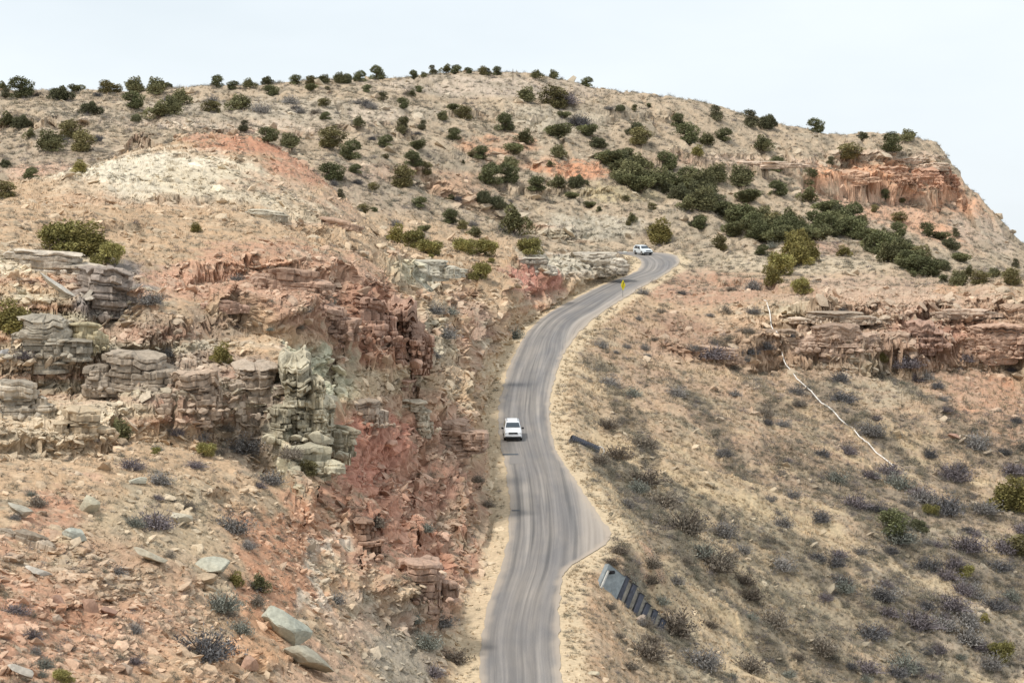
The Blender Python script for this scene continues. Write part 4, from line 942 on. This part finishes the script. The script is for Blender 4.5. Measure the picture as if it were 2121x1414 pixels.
for k, (px, py, wpx, hpx, col, rt, lab) in enumerate(BLD):
    p = hit(px, py)
    if p is None: continue
    s = p.y / F; v, f = facet_rock(900 + k, 3, 18, 1.0)
    v = v * np.array([wpx * s / 2 * 1.05, wpx * s / 2 * .8, hpx * s / 2 * (1.0 if abs(rt[1]) < .25 else .62)])
    rock_obj('boulder', v, f, tuple(np.array(col) * .86), lab, None, p + Vector((0, wpx * s * .25, hpx * s * .34)), rt, 'boulder')
#PLANTS
# ------------------------------------------------------------------ plants
def leafy(seed, kind):
    """crown made of leaf-sprays; returns (verts, tris, tones) in a unit about 1 m wide"""
    rg = np.random.default_rng(seed); lobes = []
    nl = rg.integers(7, 12)
    for i in range(nl):
        a = rg.uniform(0, 2 * np.pi); r_ = rg.uniform(0, .30); z = rg.uniform(.16, .72)
        r_ *= 1.15 - z * .9
        lobes.append((r_ * np.cos(a), r_ * np.sin(a), z, rg.uniform(.12, .21), rg.uniform(.13, .24), rg.uniform(.75, 1.35)))
    if kind == 'tall': lobes = [(x * .7, y * .7, z * 1.35, a_, b_, t_) for x, y, z, a_, b_, t_ in lobes]
    if kind == 'wide': lobes = [(x * 1.5, y * 1.2, z * .72, a_ * 1.1, b_ * .85, t_) for x, y, z, a_, b_, t_ in lobes]
    vs, cs = [], []
    for x, y, z, a_, b_, t_ in lobes:
        m_ = int(430 * (a_ / .16) ** 2)
        d = rg.normal(size=(m_, 3)); d /= np.linalg.norm(d, axis=1)[:, None]
        rad = rg.uniform(.45, 1.12, m_) ** .6
        bump = 1 + .35 * (vnoise(d[:, 0] * 2.5 + seed, d[:, 1] * 2.5, d[:, 2] * 2.5, seed) - .5) * 2
        c = np.stack([x + d[:, 0] * rad * a_ * bump, y + d[:, 1] * rad * a_ * bump, z + d[:, 2] * rad * b_ * bump], 1)
        ok = c[:, 2] > .02; c = c[ok]; d = d[ok]; m_ = len(c)
        sz = rg.uniform(.018, .042, m_)[:, None]
        up = d * .6 + rg.normal(size=(m_, 3)) * .55 + np.array([0, 0, .35]); up /= np.linalg.norm(up, axis=1)[:, None]
        sd_ = np.cross(up, rg.normal(size=(m_, 3))); sd_ /= np.linalg.norm(sd_, axis=1)[:, None]
        vs.append(np.stack([c - sd_ * sz * .55, c + sd_ * sz * .55, c + up * sz * 1.5], 1))
        tone = t_ * rg.uniform(.65, 1.35, m_); cs.append(np.repeat(tone[:, None], 3, 1))
    v = np.concatenate(vs).reshape(-1, 3); c = np.concatenate(cs).reshape(-1)
    v[:, 0] /= np.ptp(v[:, 0]); v[:, 1] /= np.ptp(v[:, 1]); v[:, 2] *= {'round': .92, 'tall': 1.25, 'wide': .7}[kind] / v[:, 2].max()
    return v, np.arange(len(v)).reshape(-1, 3), c, v[:, 2].max()
def trunk_mesh(ht, seed):
    rg = random.Random(seed); bm = bmesh.new()
    tube(bm, [(0, 0, -.08), (.01, 0, .12), (.02, .01, .28 * ht + .1), (.0, .02, .5 * ht)], .045, .015, 7)
    for k in range(5):
        a = rg.uniform(0, 6.28); l = rg.uniform(.22, .36)
        tube(bm, [(0, 0, .05 + .05 * k), (l * .5 * math.cos(a), l * .5 * math.sin(a), .16 + .06 * k), (l * math.cos(a), l * math.sin(a), (.28 + .08 * k) * ht)], .02, .006, 5)
    return bm
JT = []
for k, (kind, base_c) in enumerate((('round', (0.167, 0.160, 0.080)), ('round', (0.142, 0.148, 0.073)), ('tall', (0.160, 0.151, 0.077)), ('wide', (0.156, 0.157, 0.077)), ('round', (0.200, 0.175, 0.083)), ('wide', (0.239, 0.215, 0.080)), ('round', (0.264, 0.227, 0.083)), ('tall', (0.147, 0.139, 0.083)), ('wide', (0.142, 0.142, 0.080)))):
    v, f, c, ht = leafy(40 + k * 7, kind)
    col = np.array(base_c)[None, :] * c[:, None] * np.array([1, 1, 1])
    JT.append((v, f, col, ht, k))
jproto = {}
def new_juniper(k):
    v, f, col, ht, _ = JT[k]
    r_ = empty('juniper', (0, 0, 0))
    mesh_np('crown', v, f, [m_leaf], col, parent=r_)
    bm_obj('trunk', trunk_mesh(ht, k), m_bark, r_)
    return r_
def copy_tree(o):
    c = o.copy(); COL.objects.link(c)
    for ch in list(o.children):
        d = ch.copy(); COL.objects.link(d); d.parent = c
    return c
def place(k, protos, maker, p, w_, hs=1.0):
    if k not in protos: protos[k] = o = maker(k)
    else: o = copy_tree(protos[k])
    o.location = p; o.rotation_euler = (0, 0, random.uniform(0, 6.28)); o.scale = (w_, w_, w_ * hs)
    return o
# junipers by the foot of each in the photograph: x, y, width (px); kinds: d dark, o olive, t tall
JS = """5 190 26;42 204 50;13 206 20;128 210 50;160 192 32;215 195 34;243 190 22;275 196 36;328 196 40;347 186 24;190 240 46;275 225 44;372 217 36;330 250 52;362 238 40;282 254 24;440 234 36;500 228 46;482 187 24;514 184 26;554 177 26;560 200 32;450 180 28
15 264 40;46 266 40;110 312 56;165 314 48;62 290 24;140 288 40;8 348 26;10 412 48;165 360 34o;505 276 22;555 297 42;605 320 40;680 306 52;645 191 24;612 177 26;640 176 26;668 174 26;700 174 24;716 173 28;64 372 30;745 171 26;781 166 30;677 187 10;760 193 18;794 213 18t;853 202 18;856 166 20;868 193 16
670 222 24;742 264 22;675 250 22;837 282 32t;875 273 18;835 226 24;940 236 24;966 250 36;915 252 22;942 291 30;1045 274 38;1085 300 40;1088 214 36;1148 224 52;1170 248 26;1153 287 50;1215 282 38;1235 306 40;727 332 42;686 377 52;735 360 26;800 306 30;799 331 14;865 312 30;855 346 38;830 387 48;883 364 40;975 327 14;995 333 32;1060 323 36;959 342 8;1062 350 34;1015 384 46;1050 382 44;1138 347 18;1105 397 38;1155 391 34;1200 388 40;1150 327 30;869 431 30;937 420 22;1000 425 40;1028 434 42;1065 486 62;933 466 34;956 476 24;985 492 30;878 480 24;752 446 24;770 397 22;705 412 20;1183 412 26;1222 432 24;1297 419 18
825 505 40o;855 514 50o;895 528 52o;965 528 46o;1005 530 56o;1092 528 50o;995 579 44o;900 541 12o;1017 546 16o;812 500 26
1012 158 14;895 157 18;925 154 26;945 154 24;1003 158 20;1030 158 20;1110 165 24;1148 165 20;1217 181 24;970 154 16;880 162 14
1285 234 24;1315 233 14t;1343 225 12;1483 252 28t;1555 266 36t;1590 268 40;1690 271 34;1405 270 28;1425 300 46;1465 304 36;1500 293 34;1585 313 40;1320 300 46;1300 330 30;1318 278 36;1765 330 46;1845 315 42;1885 294 30;1785 290 24;1610 358 34;1450 327 24o;1380 352 40;1725 347 20;1337 348 26
1340 385 40;1300 365 46;1370 400 44;1280 350 40;1255 345 34;1430 385 56;1480 380 46;1540 385 50;1460 425 54;1410 415 46;1500 450 50;1550 420 50;1560 470 50;1445 470 30;1610 405 38;1675 420 44;1680 395 36;1710 445 50;1600 480 50;1640 470 46;1570 500 46;1690 480 44;1750 482 46;1740 455 40;1660 500 44;1520 490 44;1800 500 46;1780 470 30;1830 520 46;1862 462 30;1860 492 32;1835 417 22;1868 422 14;1870 530 44;1920 490 30;1950 500 36;1970 520 40;1980 492 16;1910 545 44;1950 560 40;1810 440 16;1880 555 40;1990 545 36;1840 545 44
1640 532 50o;1680 542 46o;1660 520 44o;1620 570 60o;1650 555 50o;1600 592 40o;1662 607 44o;1745 532 30o;1370 506 54o;1450 476 34;1495 520 32;1350 437 18;1310 462 20;1580 530 30;1240 440 12
2100 592 42;1990 592 36;2025 590 40;1955 586 20;2060 575 26;2005 575 26;1890 575 14;2105 555 16
2095 1060 70o;2120 1150 60;2070 1368 50o;1835 752 30o;1995 1195 36o;1850 1110 60;1900 1100 40;1930 1070 34o;2110 1060 70o;1830 480 8
125 520 100o;185 530 90o;228 546 60o;20 692 70o;250 915 48;430 948 40o;405 482 26o;322 940 18o;460 755 42o;130 1412 40o;490 1215 36o;540 1225 40;640 985 36;2040 1290 24o;1300 470 12;775 440 14"""
JL = []
for t_ in JS.replace('\n', ';').split(';'):
    a = t_.split(); kd = ''
    if a[2][-1] in 'ot': kd = a[2][-1]; a[2] = a[2][:-1]
    JL.append((float(a[0]), float(a[1]), float(a[2]), kd))
rr_ = random.Random(5)
# the packed ravine: fill between the ones read off the photograph
band = [(1265, 350), (1320, 380), (1400, 400), (1450, 430), (1520, 465), (1590, 490), (1650, 490), (1740, 475), (1800, 505), (1860, 535), (1930, 555)]
for i in range(len(band) - 1):
    for k in range(7):
        t_ = rr_.random(); JL.append((band[i][0] * (1 - t_) + band[i + 1][0] * t_ + rr_.uniform(-16, 16), band[i][1] * (1 - t_) + band[i + 1][1] * t_ + rr_.uniform(-16, 20), rr_.uniform(34, 54), 'r'))
ANCH = [(60, 200, 'on the skyline at the far left'), (290, 190, 'on the skyline above the pale dome'), (520, 185, 'on the skyline above the red cap'), (690, 172, 'on the skyline left of the summit'), (930, 155, 'on the summit skyline left of the pole'), (1110, 163, 'on the skyline just right of the pole'),
        (60, 290, 'on the far slope at the left edge'), (20, 400, 'at the left edge behind the dome'), (330, 240, 'on the far slope above the pale dome'), (560, 280, 'behind the red cap'), (700, 330, 'on the slope right of the red cap'), (680, 230, 'high on the slope under the skyline'), (840, 240, 'high on the slope under the summit'),
        (840, 340, 'midway up the central slope'), (1000, 250, 'under the summit on the central slope'), (1140, 240, 'by the grey gully right of the summit'), (1030, 340, 'around the orange bank in the centre'), (1160, 340, 'beside the orange mound'), (1030, 410, 'below the tan knob in the centre'), (780, 430, 'in the hollow right of the dome'), (920, 470, 'on the lower central slope'),
        (1220, 430, 'on the slope above the bend'), (900, 525, 'on the bench left of the road'), (1340, 470, 'just behind the bend'), (1310, 235, 'on the upper right slope'), (1320, 300, 'at the head of the ravine'), (1450, 290, 'on the slope above the ravine'), (1580, 270, 'on the right skyline before the butte'), (1780, 310, 'on top of the butte'), (1880, 300, 'at the tip of the butte'),
        (1300, 370, 'in the top of the ravine'), (1430, 400, 'packed in the upper ravine'), (1520, 460, 'packed in the middle of the ravine'), (1620, 400, 'on the ravine side under the butte ledge'), (1640, 480, 'packed where the ravine widens'), (1750, 470, 'packed in the lower ravine'), (1850, 440, 'on the talus under the butte'), (1860, 535, 'packed at the end of the ravine'), (1960, 500, 'on the slope below the butte tip'),
        (1650, 560, 'in the olive clump above the right cliff'), (1480, 510, 'between the bend and the ravine'), (2040, 580, 'on the ridge top at the right edge'), (2090, 1070, 'in the brush at the lower right edge'), (1870, 1110, 'in the valley brush at lower right'), (2050, 1340, 'in the bottom right corner'), (1835, 750, 'under the right cliff band'),
        (170, 510, 'behind the pale capping slab'), (20, 690, 'at the left edge by the grey rocks'), (280, 930, 'on the slope under the left cliff'), (440, 860, 'in the left cliff'), (405, 480, 'alone on the dome flank'), (130, 1410, 'at the bottom left'), (515, 1210, 'above the largest boulder'), (995, 575, 'beside the red scar')]
ORD = ['first', 'second', 'third', 'fourth', 'fifth', 'sixth', 'seventh', 'eighth', 'ninth', 'tenth', 'eleventh', 'twelfth', 'thirteenth', 'fourteenth', 'fifteenth', 'sixteenth', 'seventeenth', 'eighteenth', 'nineteenth', 'twentieth', 'twenty-first', 'twenty-second', 'twenty-third', 'twenty-fourth', 'twenty-fifth', 'twenty-sixth', 'twenty-seventh', 'twenty-eighth', 'twenty-ninth', 'thirtieth']
def name_all(items, anch, noun, cat, group):
    """items: (obj, px, py, size word); each gets its nearest landmark and its order there"""
    g = {}
    for it in items:
        a = min(anch, key=lambda q_: ((q_[0] - it[1]) / 1.3) ** 2 + (q_[1] - it[2]) ** 2)
        g.setdefault(a[2], []).append(it)
    for ph, l in g.items():
        l.sort(key=lambda q_: q_[1])
        for i, it in enumerate(l):
            if len(l) == 1: lab = '%s %s %s' % (it[3], noun, ph)
            else: lab = '%s %s %s, %s from left' % (it[3], noun, ph, ORD[i] if i < len(ORD) else 'last')
            tag(it[0], lab, cat, group)
done = []
for px, py, wpx, kd in JL:
    p = hit(px, py - 1)
    for q_ in range(20):                           # keep skyline trees standing on the rim
        if p is not None and p.y < 680: break
        py += 2; p = hit(px, py)
    if p is None: continue
    w_ = wpx * p.y / F * (1.42 if kd == 'r' else 1.3)
    k = {'': rr_.choice([0, 1, 3, 4, 1, 8, 0]), 'r': rr_.choice([0, 1, 3, 8]), 'o': rr_.choice([5, 6]), 't': rr_.choice([2, 7])}[kd]
    if kd == '' and wpx < 24: k = rr_.choice([0, 1, 7, 4])
    hs = rr_.uniform(.68, .95) * (1.1 if kd == 'o' else 1)
    o = place(k, jproto, new_juniper, p - Vector((0, 0, .06 * w_)), w_, hs)
    sz = ('small' if wpx < 24 else 'mid-sized' if wpx < 42 else 'large') + {'': ' dark', 'r': ' dark', 'o': ' olive', 't': ' upright'}[kd]
    done.append((o, px, py, sz))
name_all(done, ANCH, 'juniper', 'juniper', 'junipers scattered over the hills')

# leafless grey shrubs
def shrub_mesh(seed, col, nst=240, flat=.75):
    rg = np.random.default_rng(seed); m_ = nst
    a = rg.uniform(0, 2 * np.pi, m_); el_ = np.arccos(rg.uniform(.05, 1, m_)); l = rg.uniform(.30, .46, m_) * (1 + .22 * np.sin(a * 2 + seed) + .15 * np.sin(a * 5 + seed))
    d = np.stack([np.sin(el_) * np.cos(a), np.sin(el_) * np.sin(a), np.cos(el_) * flat], 1)
    st_ = d * (l * rg.uniform(.1, .72, m_))[:, None] * .9; en = d * l[:, None] + rg.normal(size=(m_, 3)) * .06
    sd_ = np.cross(d, rg.normal(size=(m_, 3))); sd_ /= np.linalg.norm(sd_, axis=1)[:, None]
    w_ = rg.uniform(.008, .016, m_)[:, None]
    v1 = np.stack([st_ - sd_ * w_, st_ + sd_ * w_, en], 1).reshape(-1, 3)
    # fine spray
    q = int(m_ * 6); c = en[rg.integers(0, m_, q)] * rg.uniform(.4, 1.08, q)[:, None] + rg.normal(size=(q, 3)) * .06
    u = rg.normal(size=(q, 3)) + np.array([0, 0, .7]); u /= np.linalg.norm(u, axis=1)[:, None]; s2 = np.cross(u, rg.normal(size=(q, 3))); s2 /= np.linalg.norm(s2, axis=1)[:, None]
    sz = rg.uniform(.03, .07, q)[:, None]
    v2 = np.stack([c - s2 * sz * .24, c + s2 * sz * .24, c + u * sz], 1).reshape(-1, 3)
    v = np.vstack([v1, v2]); v[:, 2] = np.maximum(v[:, 2], 0); v /= np.ptp(v[:, 0])
    cc = np.array(col)[None, :] * np.repeat(rg.uniform(.6, 1.4, len(v) // 3), 3)[:, None]
    return v, np.arange(len(v)).reshape(-1, 3), cc
STN = [('grey', (.23, .215, .20)), ('purplish grey', (.185, .16, .165)), ('dark brown', (.15, .125, .10)), ('sage grey', (.22, .225, .19)), ('grey brown', (.21, .18, .145)), ('dark grey', (.13, .125, .125))]
SHT = [shrub_mesh(500 + k * 3, c) for k, (_, c) in enumerate(STN)]
def new_shrub(k):
    v, f, c = SHT[k]
    r_ = empty('bare_shrub', (0, 0, 0)); mesh_np('twigs', v, f, [m_twig], c, parent=r_)
    bm = bmesh.new()
    for a in range(5): tube(bm, [(0, 0, -.06), (.12 * math.cos(a * 1.3), .12 * math.sin(a * 1.3), .16), (.26 * math.cos(a * 1.3), .26 * math.sin(a * 1.3), .30)], .012, .005, 4)
    bm_obj('stem', bm, m_bark, r_); return r_
sproto = {}
SH = """1300 1215 46 3;1345 1330 50 2;1385 1300 50 4;1262 1262 30 4;1475 745 80 1;1580 722 56 5;305 632 54 0;320 1092 86 1;425 1358 130 5;500 935 80 0;1970 992 80 1;1560 650 34 0;1245 720 30 0;1750 652 30 5;1880 760 60 1;1900 790 44 1;1745 830 60 5;1800 900 60 0;1500 945 34 5;1330 930 60 4;1400 820 50 0;1260 800 50 0;1740 790 50 5;2050 690 30 5;1960 720 20 0;2080 940 34 5;2020 930 60 0;1640 1030 40 0;1770 1050 60 1;1700 1080 50 5;1850 1000 40 0;1900 1030 70 1;1960 1060 80 5;2040 1060 60 0;1860 1120 80 3;2000 1140 90 1;1920 1180 60 5;2080 1140 70 1;1970 1260 80 1;1830 1240 60 0;1740 1210 50 5;1800 1320 80 5;1900 1300 90 1;2000 1330 70 0;2060 1260 60 5;1870 1390 80 3;1700 1350 70 4;1600 1300 80 4;1550 1240 60 2;1480 1180 90 4;1420 1100 90 4;1370 1050 70 4;1330 1000 80 2;1280 950 60 2;1240 960 40 2;1500 1110 60 0;1620 1180 60 0;1690 1160 50 5;1390 1310 100 2;1340 1360 80 2;1450 1380 90 0;1550 1390 80 4;1320 1020 50 3;1450 1150 70 3;1540 1210 50 2;560 1000 60 0;600 960 50 4;420 920 50 0;270 970 60 1;330 1000 60 0;480 1100 80 0;460 1260 80 3;530 1220 50 5;250 1190 50 0;60 1320 60 1;30 1270 60 1;90 1380 50 3;500 1310 60 3;180 740 50 3;40 740 50 1;1060 700 46 3;930 700 60 0;900 650 50 0;900 740 40 0;940 660 40 3;1010 700 24 1;880 1340 80 3;920 1300 60 0;860 1290 50 3;940 1370 60 2;900 1400 60 1;780 1090 50 4;1000 1050 34 4;980 1000 30 4;890 1100 40 3;650 960 50 3;700 1250 40 0;1040 480 30 0;600 215 40 0;540 235 40 0;440 215 34 0;350 210 30 0;1170 215 60 1;1200 260 50 5;740 215 24 0;770 225 26 0;620 235 30 0;1560 600 40 0;1410 610 24 5;1120 660 20 4;1330 610 30 0;1500 650 30 4;1370 650 24 4;1545 690 30 4;1600 520 30 3;1650 520 34 0;870 490 30 0;980 470 26 0;690 385 24 5;740 380 26 5;940 415 24 5;1260 230 20 0;820 470 30 0;1990 1230 60 1;1590 880 30 5;1520 820 30 0;1640 700 20 5"""
SHL = []
for t_ in SH.split(';'):
    a = t_.split(); SHL.append((float(a[0]), float(a[1]), float(a[2]), int(a[3])))
def scat(n_, x0, y0, x1, y1, w0, w1, ks_):
    for _ in range(n_): SHL.append((rr_.uniform(x0, x1), rr_.uniform(y0, y1), rr_.uniform(w0, w1), rr_.choice(ks_)))
scat(52, 1700, 960, 2121, 1414, 30, 66, [0, 1, 5, 1, 3]); scat(34, 1250, 800, 1700, 1414, 24, 50, [0, 4, 2, 3]); scat(18, 1550, 740, 2121, 980, 20, 44, [0, 5, 1, 4])
scat(22, 0, 900, 650, 1414, 24, 50, [0, 3, 1, 4]); scat(14, 100, 560, 700, 900, 18, 40, [0, 3, 4]); scat(16, 0, 190, 900, 300, 16, 32, [0, 4, 5]); scat(12, 1200, 600, 1560, 760, 16, 34, [4, 0])
SA = [(60, 240, 'on the far slope at the left'), (430, 230, 'on the far slope above the dome'), (740, 230, 'high on the central slope'), (1180, 240, 'in the gully right of the summit'), (800, 450, 'on the central slope right of the dome'), (930, 690, 'in the cutting left of the road'), (1060, 690, 'at the road edge in the cutting'),
      (100, 740, 'among the rocks at the left edge'), (320, 640, 'under the red bank on the left hill'), (500, 800, 'in the left cliff'), (300, 990, 'below the left cliff'), (500, 960, 'at the foot of the pale pillar'), (600, 1000, 'left of the red mound'), (60, 1000, 'on the slope at the left edge'), (60, 1330, 'in the lower left corner'), (230, 1200, 'by the red block stacks'), (300, 1360, 'on the bottom slope left of the biggest bush'), (450, 1330, 'left of the largest boulder'), (500, 1150, 'above the largest boulder'),
      (880, 1080, 'on the red mound'), (890, 1330, 'below the red mound'), (1000, 1030, 'on the bank left of the road'), (1260, 740, 'on the upper right verge'), (1290, 930, 'by the culvert'), (1420, 640, 'on the brown bank under the bend'), (1480, 730, 'beside the brown outcrop right of the road'), (1400, 830, 'on the slope right of the SUV'), (1540, 850, 'left of the white pipe'), (1560, 640, 'by the top of the white pipe'),
      (1400, 1030, 'on the golden slope right of the pullout'), (1350, 1330, 'beside the drainage chute'), (1480, 1170, 'in the dark strip below the golden slope'), (1480, 1370, 'at the bottom right of the road'), (1600, 1000, 'on the golden slope under the pipe'), (1640, 1180, 'in the middle of the lower slope'), (1650, 1330, 'low on the golden slope'), (1750, 800, 'right of the white pipe'), (1760, 660, 'on the right cliff band'), (1880, 770, 'under the right cliff band'), (2030, 920, 'below the orange scar at right'), (1780, 900, 'on the slope right of the pipe'),
      (1740, 1050, 'by the lower end of the pipe'), (1900, 1020, 'in the purple brush at right'), (2050, 1060, 'at the right edge brush'), (1850, 1170, 'in the valley brush'), (2020, 1180, 'in the right valley brush'), (1760, 1270, 'in the lower valley brush'), (1920, 1300, 'in the lower right brush'), (2060, 1280, 'at the lower right edge'), (1850, 1390, 'along the bottom edge at right'), (2040, 1390, 'in the bottom right corner'), (1640, 540, 'by the olive juniper clump')]
done = []
for px, py, wpx, k in SHL[:295]:
    p = hit(px, py)
    if p is None: continue
    if abs(bil(SD, np.array([p.x]), np.array([p.y]), 99.0)[0]) < .8 or bil(SD, np.array([p.x]), np.array([p.y]), 99.0)[0] < 0: continue
    w_ = wpx * p.y / F * 1.5
    o = place(k, sproto, new_shrub, p - Vector((0, 0, .04 * w_)), w_, rr_.uniform(.8, 1.15))
    done.append((o, px, py, ('small ' if wpx < 30 else 'mid-sized ' if wpx < 56 else 'large ') + STN[k][0].split()[-1]))
name_all(done, SA, 'leafless shrub', 'shrub', 'leafless shrubs on the slopes')

# ------------------------------------------------------------------ uncountable cover: stones, grass tufts, low scrub
SDv = bil(SD, X.astype(float), Y.astype(float), 99.0)
visible = (PY <= VISR + 3) & (Y > 105) & (Y < 760) & (SDv > .35)
dens_col = C.mean(-1)
def pick(n_, wfun, seed):
    rg = np.random.default_rng(seed); out_ = []; tot = 0
    while tot < n_:
        i = rg.integers(1, nc - 1, n_ * 3); j = rg.integers(1, nr - 1, n_ * 3)
        ok = visible[i, j] & (rg.random(n_ * 3) < wfun(i, j)); out_.append(np.stack([i[ok], j[ok]], 1)); tot += ok.sum()
    ij = np.concatenate(out_)[:n_]; return ij[:, 0], ij[:, 1]
def spread(name, pv, pf, i, j, size, colr, flat=(.6, 1.2), sink=.2, seed=1, m_=None, tilt=.4, cjit=.3):
    rg = np.random.default_rng(seed); n_ = len(i)
    a = rg.uniform(0, 2 * np.pi, n_); ca, sa = np.cos(a), np.sin(a)
    fl = rg.uniform(*flat, n_); tx, ty = rg.normal(0, tilt, n_), rg.normal(0, tilt, n_)
    vx = pv[None, :, 0] * ca[:, None] - pv[None, :, 1] * sa[:, None]; vy = pv[None, :, 0] * sa[:, None] + pv[None, :, 1] * ca[:, None]
    vz = pv[None, :, 2] * fl[:, None] + vx * tx[:, None] + vy * ty[:, None]
    jx, jy = rg.uniform(-.5, .5, n_), rg.uniform(-.5, .5, n_)
    P0 = np.stack([X[i, j], Y[i, j], Z[i, j] - sink * size], -1)
    v = P0[:, None, :] + np.stack([vx, vy, vz], -1) * size[:, None, None]
    c = np.repeat(np.clip(colr * (1 + (rg.random(n_)[:, None] - .5) * 2 * cjit), .02, .85)[:, None, :], len(pv), 1)
    f = (pf[None] + (np.arange(n_) * len(pv))[:, None, None]).reshape(-1, pf.shape[1])
    return mesh_np(name, v.reshape(-1, 3), f, [m_], c.reshape(-1, 3))
m_cover = mat('scree', attr='world', noise=(4, .75, 1.2), rough=1, spec=.1)
slope_r = (X > 4) & (Y < 400)
stone_w = (.25 + .75 * rm) * np.where(slope_r, .28, 1) * (.25 + .75 * ss(.42, .6, w1)) * np.where(Y > 430, .35, 1)
for q_, (n_, s0, s1) in enumerate(((15000, .05, .16), (8000, .14, .34), (2600, .3, .75))):
    i, j = pick(n_, lambda a, b: stone_w[a, b] * ss(3, 0, 2.2 - s0 * 3 - 0 * a), 600 + q_)
    rg = np.random.default_rng(q_); size = rg.uniform(s0, s1, n_) * np.clip(Y[i, j] / 230, .8, 2.3)
    pv, pf = facet_rock(77 + q_, 1, 10, .55)
    base_col = C[i, j] * .78 + np.array((.50, .44, .34)) * .30
    tag(spread('scree', pv, pf, i, j, size, base_col, (.5, 1.2), .05, 9 + q_, m_cover, .35, .22), kind='stuff')
# grass tufts
rg = np.random.default_rng(3); bl = []
for k in range(9):
    a = rg.uniform(0, 6.28); r_ = rg.uniform(0, .35); lx, ly = rg.normal(0, .45), rg.normal(0, .45); h_ = rg.uniform(.6, 1.1); wv = .10
    bx_, by_ = r_ * math.cos(a), r_ * math.sin(a); t_ = rg.uniform(0, 3.14)
    bl += [(bx_ - wv * math.cos(t_), by_ - wv * math.sin(t_), 0), (bx_ + wv * math.cos(t_), by_ + wv * math.sin(t_), 0), (bx_ + lx, by_ + ly, h_)]
pv = np.array(bl); pf = np.arange(27).reshape(-1, 3)
gw = (.30 + .7 * slope_r) * (1 - .8 * rm) * (.25 + .75 * ss(.40, .58, w2))
i, j = pick(52000, lambda a, b: gw[a, b], 700)
size = np.random.default_rng(8).uniform(.14, .36, len(i)) * np.clip(Y[i, j] / 260, .7, 2.0)
gcol = np.where(slope_r[i, j][:, None], (.45, .36, .25), (.44, .37, .27)) * .7 + C[i, j] * .3
tag(spread('grass', pv, pf, i, j, size, gcol, (.7, 1.3), .02, 31, m_cover, .1, .35), kind='stuff')
# low grey and olive scrub
v, f, c = shrub_mesh(777, (1, 1, 1), 26); 
sw = (.10 + .55 * slope_r * ss(.46, .60, streak) + 3.4 * brush + .55 * (Y > 430) + .3 * (X < -5) * ss(.5, .62, w1)) * (1 - .6 * rm)
i, j = pick(33000, lambda a, b: sw[a, b], 800)
rg = np.random.default_rng(12); size = (1 + .5 * brush[i, j]) * rg.uniform(.4, 1.25, len(i)) ** 1.2 * np.clip(Y[i, j] / 280, .75, 1.7)
pal = np.array([(.20, .18, .145), (.165, .155, .125), (.235, .21, .16), (.14, .135, .10), (.18, .16, .155)])[rg.integers(0, 5, len(i))]
tag(spread('scrub', v, f, i, j, size, pal, (.7, 1.2), .03, 32, m_cover, .1, .2), kind='stuff')
